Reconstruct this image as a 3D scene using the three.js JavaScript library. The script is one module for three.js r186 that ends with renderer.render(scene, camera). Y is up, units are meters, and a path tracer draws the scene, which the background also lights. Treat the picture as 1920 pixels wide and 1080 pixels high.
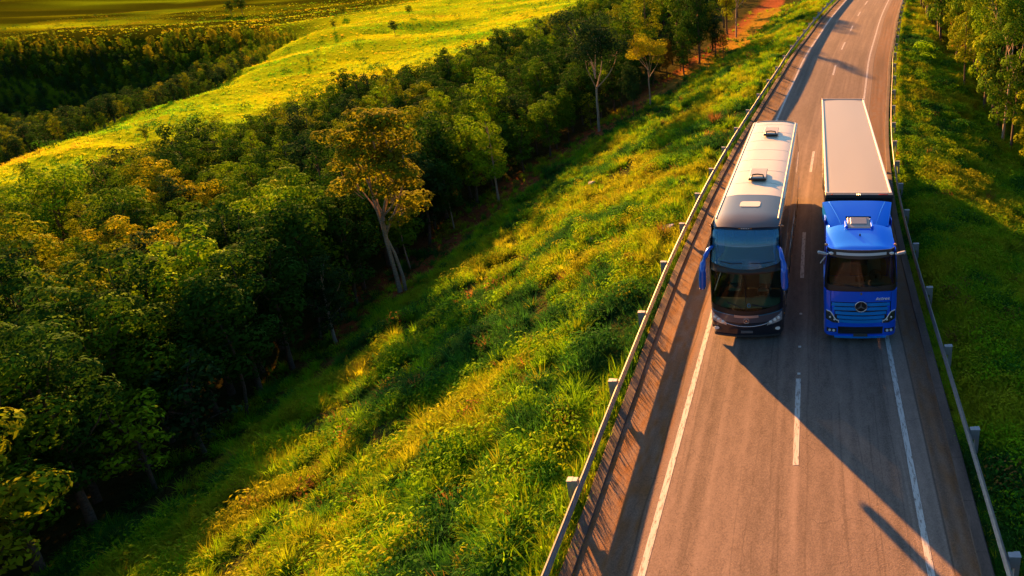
import * as THREE from 'three';
import { Sky } from 'three/addons/objects/Sky.js';
import { ImprovedNoise } from 'three/addons/math/ImprovedNoise.js';
import { RoundedBoxGeometry } from 'three/addons/geometries/RoundedBoxGeometry.js';
import { mergeGeometries } from 'three/addons/utils/BufferGeometryUtils.js';
import { FontLoader } from 'three/addons/loaders/FontLoader.js';
import { TextGeometry } from 'three/addons/geometries/TextGeometry.js';

// ------------------------------------------------------------------ camera, sky, sun, exposure
const scene = new THREE.Scene();
const camera = new THREE.PerspectiveCamera(63.52, 3060 / 1560, 0.3, 9000);
const CAM_H = 13.5;
camera.position.set(0, CAM_H, 0);
camera.rotation.set(-THREE.MathUtils.degToRad(17.942), 0, 0);
camera.setViewOffset(3060, 1560, 0, 480, 1920, 1080);   // shifted lens, cropped to its left part
camera.updateProjectionMatrix();

const SUN_AZ = THREE.MathUtils.degToRad(35.5), SUN_EL = THREE.MathUtils.degToRad(14);
const sunDir = new THREE.Vector3(-Math.sin(SUN_AZ) * Math.cos(SUN_EL), Math.sin(SUN_EL), -Math.cos(SUN_AZ) * Math.cos(SUN_EL));
const sky = new Sky();
sky.name = 'sky';
sky.scale.setScalar(8000);
sky.userData = { kind: 'structure' };
const SU = sky.material.uniforms;
SU.turbidity.value = 3; SU.rayleigh.value = 2.3; SU.mieCoefficient.value = 0.004; SU.mieDirectionalG.value = 0.78;
SU.sunPosition.value.copy(sunDir);
scene.add(sky);
scene.environmentIntensity = 0.072;
const sun = new THREE.DirectionalLight(new THREE.Color(1, 0.42, 0.1), 5);
sun.name = 'sun';
sun.position.copy(sunDir).multiplyScalar(300).add(new THREE.Vector3(-20, 0, -70));
sun.target.position.set(-20, 0, -70);
sun.castShadow = true;
sun.shadow.mapSize.set(4096, 4096);
Object.assign(sun.shadow.camera, { left: -160, right: 160, top: 120, bottom: -120, near: 1, far: 700 });
sun.shadow.radius = 1.2;
scene.add(sun, sun.target);

const renderer = new THREE.WebGLRenderer({ antialias: true });
renderer.setSize(1024, 576);
renderer.shadowMap.enabled = true;
renderer.toneMapping = THREE.LinearToneMapping;
renderer.toneMappingExposure = 6.2;

// ------------------------------------------------------------------ helpers
function rngOf(seed) { let s = seed | 0; return () => { s = (s + 0x6d2b79f5) | 0; let t = Math.imul(s ^ (s >>> 15), 1 | s); t = (t + Math.imul(t ^ (t >>> 7), 61 | t)) ^ t; return ((t ^ (t >>> 14)) >>> 0) / 4294967296; }; }
const perlin = new ImprovedNoise();
const noise = (x, y, z = 0.37) => perlin.noise(x, y, z);
function fbm(x, y, o = 4, z = 0.37) { let s = 0, a = 0.5; for (let i = 0; i < o; i++) { s += a * noise(x, y, z + i * 3.1); x *= 2.03; y *= 2.03; a *= 0.5; } return s; }
const V3 = (x, y, z) => new THREE.Vector3(x, y, z);
const lerp = THREE.MathUtils.lerp, clamp = THREE.MathUtils.clamp, sstep = (a, b, x) => { const t = clamp((x - a) / (b - a), 0, 1); return t * t * (3 - 2 * t); };
const used = {};
function numbered(n) { used[n] = (used[n] ?? -1) + 1; return used[n] ? n + '_' + String(used[n]).padStart(3, '0') : n; }
function shade(o) { o.castShadow = true; o.receiveShadow = true; return o; }
function thing(name, label, category, pos = [0, 0, 0], turn = 0, group) {
  const o = new THREE.Group(); o.name = numbered(name); o.position.set(...pos); o.rotation.y = turn;
  o.userData = { label, category }; if (group) o.userData.group = group;
  scene.add(o); return o;
}
function part(name, geo, mat, parent, label) {
  const m = shade(new THREE.Mesh(Array.isArray(geo) ? merge(geo) : geo, mat)); m.name = name;
  if (label) m.userData.label = label;
  parent.add(m); return m;
}
function merge(list) {
  const l = list.map((g) => { g = g.index ? g.toNonIndexed() : g; for (const k of Object.keys(g.attributes)) if (!['position', 'normal', 'uv'].includes(k)) g.deleteAttribute(k); if (!g.attributes.uv) g.setAttribute('uv', new THREE.BufferAttribute(new Float32Array(g.attributes.position.count * 2), 2)); return g; });
  return l.length === 1 ? l[0] : mergeGeometries(l);
}
function struct(name, geo, mat) { const m = shade(new THREE.Mesh(geo, mat)); m.name = name; m.userData.kind = 'structure'; scene.add(m); return m; }
function box(w, h, d, x = 0, y = 0, z = 0, r = 0) { const g = r ? new RoundedBoxGeometry(w, h, d, 2, Math.min(r, w / 2.01, h / 2.01, d / 2.01)) : new THREE.BoxGeometry(w, h, d); return g.translate(x, y, z); }
function tube(pts, radii, seg = 6, caps = true) {
  const n = pts.length, pos = [], idx = [], uv = []; let len = 0;
  for (let i = 0; i < n; i++) {
    const t = (i === 0 ? pts[1].clone().sub(pts[0]) : i === n - 1 ? pts[n - 1].clone().sub(pts[n - 2]) : pts[i + 1].clone().sub(pts[i - 1])).normalize();
    const ref = Math.abs(t.y) > 0.9 ? V3(1, 0, 0) : V3(0, 1, 0), a = ref.clone().cross(t).normalize(), b = t.clone().cross(a), r = Array.isArray(radii) ? radii[i] : radii;
    if (i) len += pts[i].distanceTo(pts[i - 1]);
    for (let j = 0; j <= seg; j++) { const an = (j / seg) * Math.PI * 2, p = pts[i].clone().addScaledVector(a, Math.cos(an) * r).addScaledVector(b, Math.sin(an) * r); pos.push(p.x, p.y, p.z); uv.push(j / seg, len); }
  }
  for (let i = 0; i < n - 1; i++) for (let j = 0; j < seg; j++) { const a = i * (seg + 1) + j, b = a + 1, c = a + seg + 1, d = c + 1; idx.push(a, b, c, b, d, c); }
  if (caps) for (const [r, f] of [[0, 1], [n - 1, 0]]) for (let j = 1; j < seg - 1; j++) { const o = r * (seg + 1); f ? idx.push(o, o + j + 1, o + j) : idx.push(o, o + j, o + j + 1); }
  const g = new THREE.BufferGeometry(); g.setAttribute('position', new THREE.Float32BufferAttribute(pos, 3)); g.setAttribute('uv', new THREE.Float32BufferAttribute(uv, 2)); g.setIndex(idx); g.computeVertexNormals(); return g;
}
// a grid of nu x nv points f(u, v) with u, v in 0..1; thick > 0 makes a closed shell of that thickness behind the face
function sheet(f, nu, nv, thick = 0) {
  const pos = [], uv = [], idx = [], W = nu + 1;
  for (let j = 0; j <= nv; j++) for (let i = 0; i <= nu; i++) { const p = f(i / nu, j / nv); pos.push(p.x, p.y, p.z); uv.push(i / nu, j / nv); }
  for (let j = 0; j < nv; j++) for (let i = 0; i < nu; i++) { const a = j * W + i, b = a + 1, c = a + W, d = c + 1; idx.push(a, b, c, b, d, c); }
  const g = new THREE.BufferGeometry(); g.setAttribute('position', new THREE.Float32BufferAttribute(pos, 3)); g.setAttribute('uv', new THREE.Float32BufferAttribute(uv, 2)); g.setIndex(idx); g.computeVertexNormals();
  if (!thick) return g;
  const n = g.attributes.normal, back = g.clone(), bp = back.attributes.position;
  for (let k = 0; k < bp.count; k++) { bp.setXYZ(k, pos[3 * k] - n.getX(k) * thick, pos[3 * k + 1] - n.getY(k) * thick, pos[3 * k + 2] - n.getZ(k) * thick); }
  back.setIndex(idx.map((_, k) => idx[k - (k % 3) + [0, 2, 1][k % 3]])); back.computeVertexNormals();
  const rim = [], loop = [];
  for (let i = 0; i < nu; i++) loop.push(i); for (let j = 0; j < nv; j++) loop.push(j * W + nu); for (let i = nu; i > 0; i--) loop.push(nv * W + i); for (let j = nv; j > 0; j--) loop.push(j * W);
  loop.forEach((a, k) => { const b = loop[(k + 1) % loop.length], q = (i, t) => [t.getX(i), t.getY(i), t.getZ(i)], p0 = q(a, g.attributes.position), p1 = q(b, g.attributes.position), r0 = q(a, bp), r1 = q(b, bp); rim.push(...p0, ...r0, ...p1, ...p1, ...r0, ...r1); });
  const rg = new THREE.BufferGeometry(); rg.setAttribute('position', new THREE.Float32BufferAttribute(rim, 3)); rg.computeVertexNormals();
  return merge([g, back, rg]);
}
function canvasTex(w, h, draw, srgb = true) { const c = document.createElement('canvas'); c.width = w; c.height = h; draw(c.getContext('2d')); const t = new THREE.CanvasTexture(c); if (srgb) t.colorSpace = THREE.SRGBColorSpace; return t; }
// tile textures from tileable value noise
function tileNoise(seed) {
  const r = rngOf(seed), T = new Float32Array(65536); for (let i = 0; i < 65536; i++) T[i] = r();
  return (x, y, px, py) => { const xi = Math.floor(x), yi = Math.floor(y), fx = x - xi, fy = y - yi, sx = fx * fx * (3 - 2 * fx), sy = fy * fy * (3 - 2 * fy), g = (i, j) => T[((((i % px) + px) % px) * 131 + (((j % py) + py) % py) * 517) & 65535]; return lerp(lerp(g(xi, yi), g(xi + 1, yi), sx), lerp(g(xi, yi + 1), g(xi + 1, yi + 1), sx), sy); };
}
const toS = (v) => Math.round(255 * clamp(v <= 0.0031308 ? v * 12.92 : 1.055 * Math.pow(v, 1 / 2.4) - 0.055, 0, 1));
function dataTex(w, h, f, srgb = true) {
  const d = new Uint8Array(w * h * 4);
  for (let y = 0; y < h; y++) for (let x = 0; x < w; x++) { const c = f(x / w, y / h, x, y), o = (y * w + x) * 4; for (let k = 0; k < 3; k++) d[o + k] = srgb ? toS(c[k]) : Math.round(255 * clamp(c[k], 0, 1)); d[o + 3] = 255; }
  const t = new THREE.DataTexture(d, w, h); t.wrapS = t.wrapT = THREE.RepeatWrapping; t.magFilter = THREE.LinearFilter; t.minFilter = THREE.LinearMipmapLinearFilter; t.generateMipmaps = true; if (srgb) t.colorSpace = THREE.SRGBColorSpace; t.needsUpdate = true; return t;
}
const M = (c, roughness = 0.6, metalness = 0, extra = {}) => new THREE.MeshPhysicalMaterial({ color: new THREE.Color(...c), roughness, metalness, ...extra });

// ------------------------------------------------------------------ the road's line: a is the distance along it, u the offset to the right of its middle
function spline(xs, ys) {
  const n = xs.length, d = [], m = [];
  for (let i = 0; i < n - 1; i++) d.push((ys[i + 1] - ys[i]) / (xs[i + 1] - xs[i]));
  for (let i = 0; i < n; i++) m.push(i === 0 ? d[0] : i === n - 1 ? d[n - 2] : d[i - 1] * d[i] <= 0 ? 0 : (d[i - 1] + d[i]) / 2);
  return (x) => { if (x <= xs[0]) return ys[0] + m[0] * (x - xs[0]); if (x >= xs[n - 1]) return ys[n - 1] + m[n - 1] * (x - xs[n - 1]); let i = 0; while (x > xs[i + 1]) i++; const h = xs[i + 1] - xs[i], t = (x - xs[i]) / h, t2 = t * t, t3 = t2 * t; return ys[i] * (2 * t3 - 3 * t2 + 1) + h * m[i] * (t3 - 2 * t2 + t) + ys[i + 1] * (3 * t2 - 2 * t3) + h * m[i + 1] * (t3 - t2); };
}
const roadX = spline([-60, 10, 34, 40, 45, 52, 60.3, 66.6, 78, 91, 106, 150, 220, 330], [-0.66, -0.66, -0.64, -0.42, -0.14, 0.45, 1.31, 1.97, 3.55, 5.4, 7.9, 16, 32, 64]);
const roadH = spline([-60, 30, 39, 45, 52, 60, 70, 82, 96, 115, 150, 220, 330], [0, 0, 0.02, 0.25, 0.8, 1.6, 2.6, 3.5, 4.4, 5.6, 7.8, 11, 15]);
const roadAngle = (a) => Math.atan((roadX(a + 1) - roadX(a - 1)) / 2);
function onRoad(a, u, lift = 0) { const t = roadAngle(a); return V3(roadX(a) + u * Math.cos(t), roadH(a) + lift, -a + u * Math.sin(t)); }
function toRoad(x, z) { let a = -z, u = x - roadX(a); for (let i = 0; i < 2; i++) { const t = roadAngle(a); u = (x - roadX(a)) * Math.cos(t) + (z + a) * Math.sin(t) * 0; a = -z + u * Math.sin(t); u = (x - roadX(a)) / Math.cos(t); } return { a, u }; }
const railL = spline([-60, 6, 11, 18, 27, 38, 52, 67, 87, 130, 330], [-5.05, -5.1, -5.2, -5.4, -5.55, -5.55, -5.25, -4.85, -4.75, -4.75, -4.75]);
const railR = spline([-60, 6, 11, 16, 30, 41, 61, 77, 130, 330], [4.8, 4.82, 4.86, 4.92, 5.06, 5.35, 5.65, 5.75, 5.75, 5.75]);

// ------------------------------------------------------------------ terrain heights: a thin-plate surface through points of the valley, the ridge and the hills, with the road bank cut on top
const LAND = [ // x, distance, height
  [-25.4, 18.7, -8.9], [-27.5, 28, -9.9], [-29.7, 36.4, -10.9], [-30.9, 44.5, -11.2], [-29.8, 58.3, -9.8], [-23.8, 72.4, -6.5], [-19.2, 85, -4.2], [-15, 92, -2], [-12.4, 104, -0.9], [-11.5, 118, -0.4], [-8, 150, 2], [4, 200, 5],
  [-22, 0, -7.5], [-20, -30, -7], [-40, 40, -11.6], [-45, 60, -11.5], [-42, 20, -10.5], [-60, 50, -13], [-70, 30, -13.5], [-40, 90, -9.5], [-60, 90, -12.5], [-80, 70, -15], [-60, 130, -9], [-35, 130, -4.5], [-85, 110, -15],
  [-99, 76, -16], [-104, 86, -16], [-107, 101, -16.5], [-107, 131, -16], [-98, 161, -13], [-90, 218, -8], [-90, 271, -6],
  [-103, 80, -15], [-108, 96, -15.5], [-109, 104, -16], [-123, 128, -17], [-133, 152, -17], [-142, 178, -16], [-158, 219, -14], [-159, 246, -13],
  [-123, 215, -13.5], [-137, 281, -11],
  [-152, 119, -26], [-161, 135, -28], [-218, 173, -35], [-208, 184, -35], [-171, 168, -28], [-278, 224, -38], [-259, 232, -38], [-222, 231, -32], [-192, 223, -26], [-140, 80, -28],
  [-290, 250, -24], [-268, 254, -24], [-232, 248, -22.5], [-198, 240, -20.5], [-178, 240, -17],
  [-378, 315, -26], [-396, 354, -26], [-339, 336, -24], [-276, 312, -22], [-217, 286, -18], [-194, 301, -15], [-558, 471, -24], [-449, 471, -24], [-285, 396, -18], [-177, 336, -12],
  [0, -40, -6], [0, 20, -8], [0, 60, -7], [6, 100, -2], [14, 140, 3], [24, 180, 6], [50, 260, 9],
  [18, 0, -4.5], [17, 20, -4.4], [16.5, 40, -4], [16, 52, -3.2], [15, 60, -1.8], [14.5, 68, -0.8], [17, 92, 1.4], [22, 120, 3], [30, 30, -6], [40, 60, -5], [34, 100, -1], [60, 60, -6], [60, 130, 1], [90, 100, 0],
  [-1400, 300, 10], [-1100, 1200, 40], [-300, 1500, 60], [500, 1500, 60], [1200, 900, 50], [1300, 0, 20], [800, -800, 10], [-400, -800, -10], [-1300, -500, 0], [-700, 700, 0], [-300, 700, 0], [100, 600, 20], [-250, 60, -30], [-350, 120, -32], [-200, -60, -20],
];
const tps = (() => {
  const n = LAND.length, N = n + 3, S = 100, A = [], k = (r2) => (r2 < 1e-12 ? 0 : r2 * Math.log(r2) * 0.5);
  for (let i = 0; i < N; i++) { A.push(new Float64Array(N + 1)); }
  for (let i = 0; i < n; i++) {
    const [x, a, h] = LAND[i];
    for (let j = 0; j < n; j++) { const dx = (x - LAND[j][0]) / S, dy = (a - LAND[j][1]) / S; A[i][j] = k(dx * dx + dy * dy) + (i === j ? 1e-5 : 0); }
    A[i][n] = A[n][i] = 1; A[i][n + 1] = A[n + 1][i] = x / S; A[i][n + 2] = A[n + 2][i] = a / S; A[i][N] = h;
  }
  for (let c = 0; c < N; c++) {
    let p = c; for (let r = c + 1; r < N; r++) if (Math.abs(A[r][c]) > Math.abs(A[p][c])) p = r;
    [A[c], A[p]] = [A[p], A[c]];
    for (let r = 0; r < N; r++) if (r !== c) { const f = A[r][c] / A[c][c]; if (f) for (let q = c; q <= N; q++) A[r][q] -= f * A[c][q]; }
  }
  const w = A.map((r, i) => r[N] / r[i]);
  return (x, a) => { let h = w[n] + w[n + 1] * x / S + w[n + 2] * a / S; for (let j = 0; j < n; j++) { const dx = (x - LAND[j][0]) / S, dy = (a - LAND[j][1]) / S; h += w[j] * k(dx * dx + dy * dy); } return h; };
})();
function landHeight(x, z) {
  const a = -z, base = tps(x, a) + fbm(x * 0.045, a * 0.045, 4) * 2.2 * sstep(8, 60, Math.abs(x)) + fbm(x * 0.3 + 9, a * 0.3, 2) * 0.35;
  if (a > 420 || a < -60 || Math.abs(x) > 200) return base;
  const { a: ra, u } = toRoad(x, z), h = roadH(ra), L = railL(ra) - 0.55, R = railR(ra) + 1.6;
  const bump = (fbm(x * 0.35, a * 0.35, 3) * 0.8 + fbm(x * 1.1 + 30, a * 1.1, 2) * 0.34) * sstep(0.2, 3, u < 0 ? L - u : u - R);
  const sp = (t, s) => (t > 20 * s ? t : s * Math.log(1 + Math.exp(t / s)));
  const bank = h - 0.07 - (u < 0 ? 0.46 * sp(L - u - 0.6, 0.4) : 0.36 * sp(u - R - 0.8, 0.6)) + bump;
  if (u > L + 0.2 && u < R - 1.3) return h - 0.1;
  const k = 0.7, m = Math.max(bank, base); // smooth maximum: the bank runs out into the valley floor
  return m + k * Math.log(Math.exp((bank - m) / k) + Math.exp((base - m) / k)) * sstep(0, 2, u < 0 ? L - u : u - R);
}
// ------------------------------------------------------------------ ground
const VALLEY = spline([-40, 0, 18.7, 28, 36.4, 44.5, 58.3, 72.4, 85, 92, 104, 118, 150], [-21, -22.5, -25.4, -27.5, -29.7, -30.9, -29.8, -23.8, -19.2, -15, -12.4, -11.5, -8]);
const MEADOW = spline([40, 65, 74, 82, 92, 106, 114, 124, 134, 156, 175, 230, 330], [-83, -86, -88.5, -88.5, -87, -86.5, -83, -77, -70, -65, -61.5, -58, -58]);
const smooth01 = (x) => sstep(0, 1, x);
{
  const xs = [], zs = [];
  for (let x = -1500; x < 1200;) { xs.push(x); x += x < -420 ? 60 : x < -200 ? 9 : x < -110 ? 3 : x < -40 ? 1.6 : x < -6.6 ? 0.7 : x < 6 ? 0.9 : x < 26 ? 0.7 : x < 60 ? 2.5 : x < 200 ? 15 : 80; }
  for (let a = -300; a < 1700;) { zs.push(-a); a += a < -40 ? 30 : a < 5 ? 2 : a < 60 ? 0.8 : a < 110 ? 1.1 : a < 240 ? 2.4 : a < 420 ? 6 : a < 700 ? 20 : 80; }
  const nx = xs.length, nz = zs.length, pos = new Float32Array(nx * nz * 3), col = new Float32Array(nx * nz * 3), uv = new Float32Array(nx * nz * 2), idx = [];
  const c = new THREE.Color(), dirt = new THREE.Color(0.26, 0.085, 0.035), soil = new THREE.Color(0.05, 0.045, 0.016), turf = new THREE.Color(0.075, 0.095, 0.012), gold = new THREE.Color(0.45, 0.5, 0.004), lush = new THREE.Color(0.28, 0.42, 0.006), olive = new THREE.Color(0.03, 0.06, 0.006), lush2 = new THREE.Color(0.13, 0.27, 0.006), under = new THREE.Color(0.028, 0.045, 0.01), dim = new THREE.Color(0.03, 0.04, 0.002), rust = new THREE.Color(0.2, 0.1, 0.015), ochre = new THREE.Color(0.26, 0.17, 0.022);
  for (let j = 0; j < nz; j++) for (let i = 0; i < nx; i++) {
    const x = xs[i], z = zs[j], a = -z, k = j * nx + i, y = landHeight(x, z);
    pos.set([x, y, z], k * 3); uv.set([x, a], k * 2);
    const v = VALLEY(a), n1 = fbm(x * 0.06, a * 0.06, 4), n2 = fbm(x * 0.5 + 5, a * 0.5, 3);
    if (x > -6.5 || a < -20) c.copy(soil).lerp(under, clamp(0.5 + n2 * 1.4, 0, 1));
    else {
      c.copy(under).lerp(soil, clamp(0.3 + n2 * 1.6, 0, 1));
      if (a < 160 && x > v - 60) {
        const t = x - v, track = sstep(-4.5, -1.5, t + n2 * 1.8) * (1 - sstep(1.8, 3.4, t + n2 * 1.6)) * sstep(20, 46, a);
        c.lerp(dirt, track * 0.95);
        if (a > 76 && a < 135) c.lerp(ochre, 0.95 * sstep(76, 88, a) * sstep(-2.5, 0.5, t + n2) * (1 - sstep(4.5, 8, t + n1 * 3)));
        if (t < -2) c.lerp(soil, sstep(-2, -6, t) * 0.8);
      }
      const me = MEADOW(a) - x; // positive in the meadow
      if (me > -8) {
        const f = sstep(-8, 2, me + n1 * 8);
        c.lerp(lush, f).lerp(gold, f * clamp(0.5 + n1 * 1.5 + n2 * 0.5, 0, 1));
        c.lerp(lush2, f * clamp(0.35 - fbm(x * 0.03 + 9, a * 0.07, 3) * 2.4 + (me < 12 ? 0.3 : 0), 0, 1) * 0.8);
        c.lerp(rust, f * 0.6 * sstep(0.18, 0.4, fbm(x * 0.05 + 3, a * 0.12, 3)));
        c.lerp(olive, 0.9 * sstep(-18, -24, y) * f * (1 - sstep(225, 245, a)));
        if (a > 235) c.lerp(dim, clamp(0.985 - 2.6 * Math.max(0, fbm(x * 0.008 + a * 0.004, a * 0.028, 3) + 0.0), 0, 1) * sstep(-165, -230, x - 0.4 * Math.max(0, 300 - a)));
      }
    }
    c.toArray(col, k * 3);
  }
  for (let j = 0; j < nz - 1; j++) for (let i = 0; i < nx - 1; i++) { const p = j * nx + i, q = p + 1, r = p + nx, s = r + 1; idx.push(p, q, r, q, s, r); }
  const g = new THREE.BufferGeometry(); g.setAttribute('position', new THREE.BufferAttribute(pos, 3)); g.setAttribute('color', new THREE.BufferAttribute(col, 3)); g.setAttribute('uv', new THREE.BufferAttribute(uv, 2)); g.setIndex(idx); g.computeVertexNormals();
  const tn = tileNoise(5), gt = dataTex(512, 512, (u, v) => { const n = tn(u * 16, v * 16, 16, 16) * 0.4 + tn(u * 48, v * 48, 48, 48) * 0.35 + tn(u * 128, v * 128, 128, 128) * 0.25, b = 0.55 + 0.75 * n, w = tn(u * 24 + 7, v * 24, 24, 24); return [b * (0.95 + 0.2 * w), b, b * 0.9]; });
  gt.repeat.set(1 / 8, 1 / 8);
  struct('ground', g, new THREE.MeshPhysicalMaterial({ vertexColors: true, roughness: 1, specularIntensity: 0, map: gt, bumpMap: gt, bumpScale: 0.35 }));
}

// ------------------------------------------------------------------ road
const A0 = -25, A1 = 330;
function ribbon(f0, f1, lift, a0, a1, step, uvf) { // a strip of road between offsets f0(a) and f1(a)
  const n = Math.max(1, Math.ceil((a1 - a0) / step)), pos = [], uv = [], idx = [], K = 6;
  for (let i = 0; i <= n; i++) { const a = lerp(a0, a1, i / n); for (let k = 0; k <= K; k++) { const u = lerp(f0(a), f1(a), k / K), p = onRoad(a, u, lift); pos.push(p.x, p.y, p.z); uv.push(...(uvf ? uvf(u, a) : [u, a])); } }
  for (let i = 0; i < n; i++) for (let k = 0; k < K; k++) { const p = i * (K + 1) + k, q = p + 1, r = p + K + 1, s = r + 1; idx.push(p, q, r, q, s, r); }
  const g = new THREE.BufferGeometry(); g.setAttribute('position', new THREE.Float32BufferAttribute(pos, 3)); g.setAttribute('uv', new THREE.Float32BufferAttribute(uv, 2)); g.setIndex(idx); g.computeVertexNormals(); return g;
}
const edgeL = (a) => railL(a) + 0.42, edgeR = (a) => railR(a) - 0.5;
{
  const t1 = tileNoise(11), t2 = tileNoise(12), r = rngOf(77), W = 1024, H = 1536, U0 = -5.4, U1 = 5.6, LEN = 22;
  const marks = new Float32Array(W * H); // cracks, tyre scuffs and specks
  const stroke = (x, y, len, ang, wob, w, amt) => { for (let i = 0; i < len; i++) { ang += (r() - 0.5) * wob; x += Math.cos(ang); y += Math.sin(ang); for (let dx = -w; dx <= w; dx++) for (let dy = -w; dy <= w; dy++) { const xi = ((Math.round(x + dx) % W) + W) % W, yi = ((Math.round(y + dy) % H) + H) % H; marks[yi * W + xi] = Math.abs(marks[yi * W + xi]) > Math.abs(amt) ? marks[yi * W + xi] : amt; } } };
  for (let i = 0; i < 46; i++) stroke(r() * W, r() * H, 30 + r() * 140, Math.PI / 2 + (r() - 0.5) * 2.4, 0.8, 0, -0.4);
  for (let i = 0; i < 60; i++) { const lane = [-2.6, -0.75, 0.95, 2.6][Math.floor(r() * 4)] + (r() - 0.5) * 1.1; stroke(((lane - U0) / (U1 - U0)) * W, r() * H, 60 + r() * 420, Math.PI / 2, 0.01, 1 + Math.floor(r() * 2), -0.10 - r() * 0.14); }
  for (let i = 0; i < 2600; i++) stroke(r() * W, r() * H, 1 + r() * 2, r() * 6, 1, 0, r() < 0.4 ? 0.5 : -0.5);
  const asphalt = dataTex(W, H, (u, v, x, y) => {
    const s = lerp(U0, U1, u), fine = t1(u * 512, v * 1024, 512, 1024), mid = t2(u * 90, v * 60, 90, 60), long = t1(u * 60 + 3, v * 3, 60, 3), big = t2(u * 8, v * 6, 8, 6);
    const path = (c) => Math.exp(-((s - c) ** 2) / 0.16);
    const wheel = 0.2 * (path(-2.5) + path(-0.75) + path(1.0) + path(2.65)), oil = 0.14 * (Math.exp(-((s + 1.6) ** 2) / 0.12) + Math.exp(-((s - 1.85) ** 2) / 0.12));
    let b = 0.62 + 0.34 * fine + 0.15 * (mid - 0.5) + 0.4 * (long - 0.5) + 0.18 * (big - 0.5) - wheel * (0.6 + 0.8 * long) - oil * (0.4 + 1.2 * long);
    b *= 1 + marks[y * W + x];
    const seam = Math.exp(-((s - 3.78) ** 2) / 0.0009) + 0.8 * Math.exp(-((s + 3.62 + 0.03 * Math.sin(v * 44)) ** 2) / 0.0007) + 0.35 * Math.exp(-((s - 0.42 - 0.02 * Math.sin(v * 31)) ** 2) / 0.0006);
    b *= 1 - 0.6 * Math.min(1, seam);
    const dust = clamp(sstep(-3.3, -3.7, s) * 0.9 + sstep(3.75, 3.85, s) * 0.75, 0, 1) * (0.65 + 0.7 * (mid - 0.3)), d = clamp(dust, 0, 1);
    const base = [0.245, 0.178, 0.14], red = [0.19, 0.078, 0.022];
    return base.map((q, k) => lerp(q, red[k], d) * b);
  });
  asphalt.repeat.set(1 / (U1 - U0), 1 / LEN); asphalt.offset.set(-U0 / (U1 - U0), 0);
  const bump = dataTex(512, 512, (u, v) => { const n = t1(u * 256, v * 256, 256, 256) * 0.6 + t2(u * 100, v * 100, 100, 100) * 0.4; return [n, n, n]; }, false);
  bump.repeat.set(0.5, 0.5);
  const road = struct('road', ribbon(edgeL, edgeR, 0, A0, A1, 1.5), new THREE.MeshPhysicalMaterial({ map: asphalt, bumpMap: bump, bumpScale: 0.008, roughness: 0.88, specularIntensity: 0.45 }));
  // worn white paint
  const paintMap = dataTex(128, 1024, (u, v) => { const n = t1(u * 40, v * 400, 40, 400), m = t2(u * 6, v * 60, 6, 60), wear = sstep(0.62, 0.9, n * 0.55 + m * 0.6), g = 0.8 + 0.3 * (n - 0.5); return [lerp(0.62 * g, 0.16, wear), lerp(0.56 * g, 0.12, wear), lerp(0.5 * g, 0.1, wear)]; });
  const paint = new THREE.MeshStandardMaterial({ map: paintMap, roughness: 0.7 });
  const K = (c) => () => c, pu = (w0) => (u, a) => [(u - w0) / 0.16, a / 8];
  part('edge_line', ribbon(K(-3.33), K(-3.17), 0.006, A0, A1, 1.5, pu(-3.33)), paint, road);
  part('edge_line', ribbon(K(3.17), K(3.33), 0.006, A0, A1, 1.5, pu(3.17)), paint, road);
  for (const [s, e] of [[3.6, 8], [14.8, 18.6], [25.5, 30.2], [39.2, 43.1], [51, 54.6], [61.8, 65.2], [71.2, 74.8], [81, 84.4], [91.5, 95], [101.5, 105], [112, 116], [124, 128], [136, 140]]) part('lane_dash', ribbon(K(0.04), K(0.2), 0.006, s, e, 1, pu(0.04)), paint, road);
  // reflective studs beside the dashes
  const stud = new RoundedBoxGeometry(0.1, 0.022, 0.1, 1, 0.01), studM = M([0.5, 0.47, 0.42], 0.5);
  for (const a of [18.85, 20.4, 22.6]) { const p = onRoad(a, 0.13, 0.014), s = part('road_stud', stud, studM, road); s.position.copy(p); }
  // low concrete gutter between the asphalt and the grass, with a real step
  const cn = tileNoise(31), concrete = dataTex(256, 1024, (u, v) => { const n = cn(u * 64, v * 256, 64, 256), m = cn(u * 5, v * 24, 5, 24), b = 0.7 + 0.35 * n + 0.6 * (m - 0.5), j = Math.min(1, Math.exp(-(((v * 8) % 1) ** 2) / 0.00004)); return [0.105 * b * (1 - 0.6 * j), 0.07 * b * (1 - 0.6 * j), 0.055 * b * (1 - 0.6 * j)]; });
  const gm = new THREE.MeshStandardMaterial({ map: concrete, bumpMap: concrete, bumpScale: 0.02, roughness: 0.95 });
  const gut = (e0, e1, s) => { // s: -1 left, 1 right
    const n = Math.ceil((A1 - A0) / 1.5), prof = s < 0 ? [[e1, -0.06], [e1, 0.05], [lerp(1, 0, 0.5), 0.05], [e0, 0.03], [e0, -0.2]] : 0;
    return n && prof;
  };
  for (const s of [-1, 1]) {
    const n = Math.ceil((A1 - A0) / 1.5), pos = [], uv = [], idx = [];
    for (let i = 0; i <= n; i++) {
      const a = lerp(A0, A1, i / n), e = s < 0 ? edgeL(a) : edgeR(a), o = [[0, -0.08], [0, 0.05], [0.02, 0.065], [0.26, 0.06], [0.3, 0.05], [0.3, -0.3]], wob = noise(a * 0.9, s * 7) * 0.02;
      for (let k = 0; k < 6; k++) { const p = onRoad(a, e + s * (o[k][0] + (k < 3 ? wob : 0)), o[k][1]); pos.push(p.x, p.y, p.z); uv.push(k / 5, a / 12); }
    }
    for (let i = 0; i < n; i++) for (let k = 0; k < 5; k++) { const p = i * 6 + k, q = p + 1, t = p + 6, w = t + 1; s < 0 ? idx.push(p, t, q, q, t, w) : idx.push(p, q, t, q, w, t); }
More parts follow.
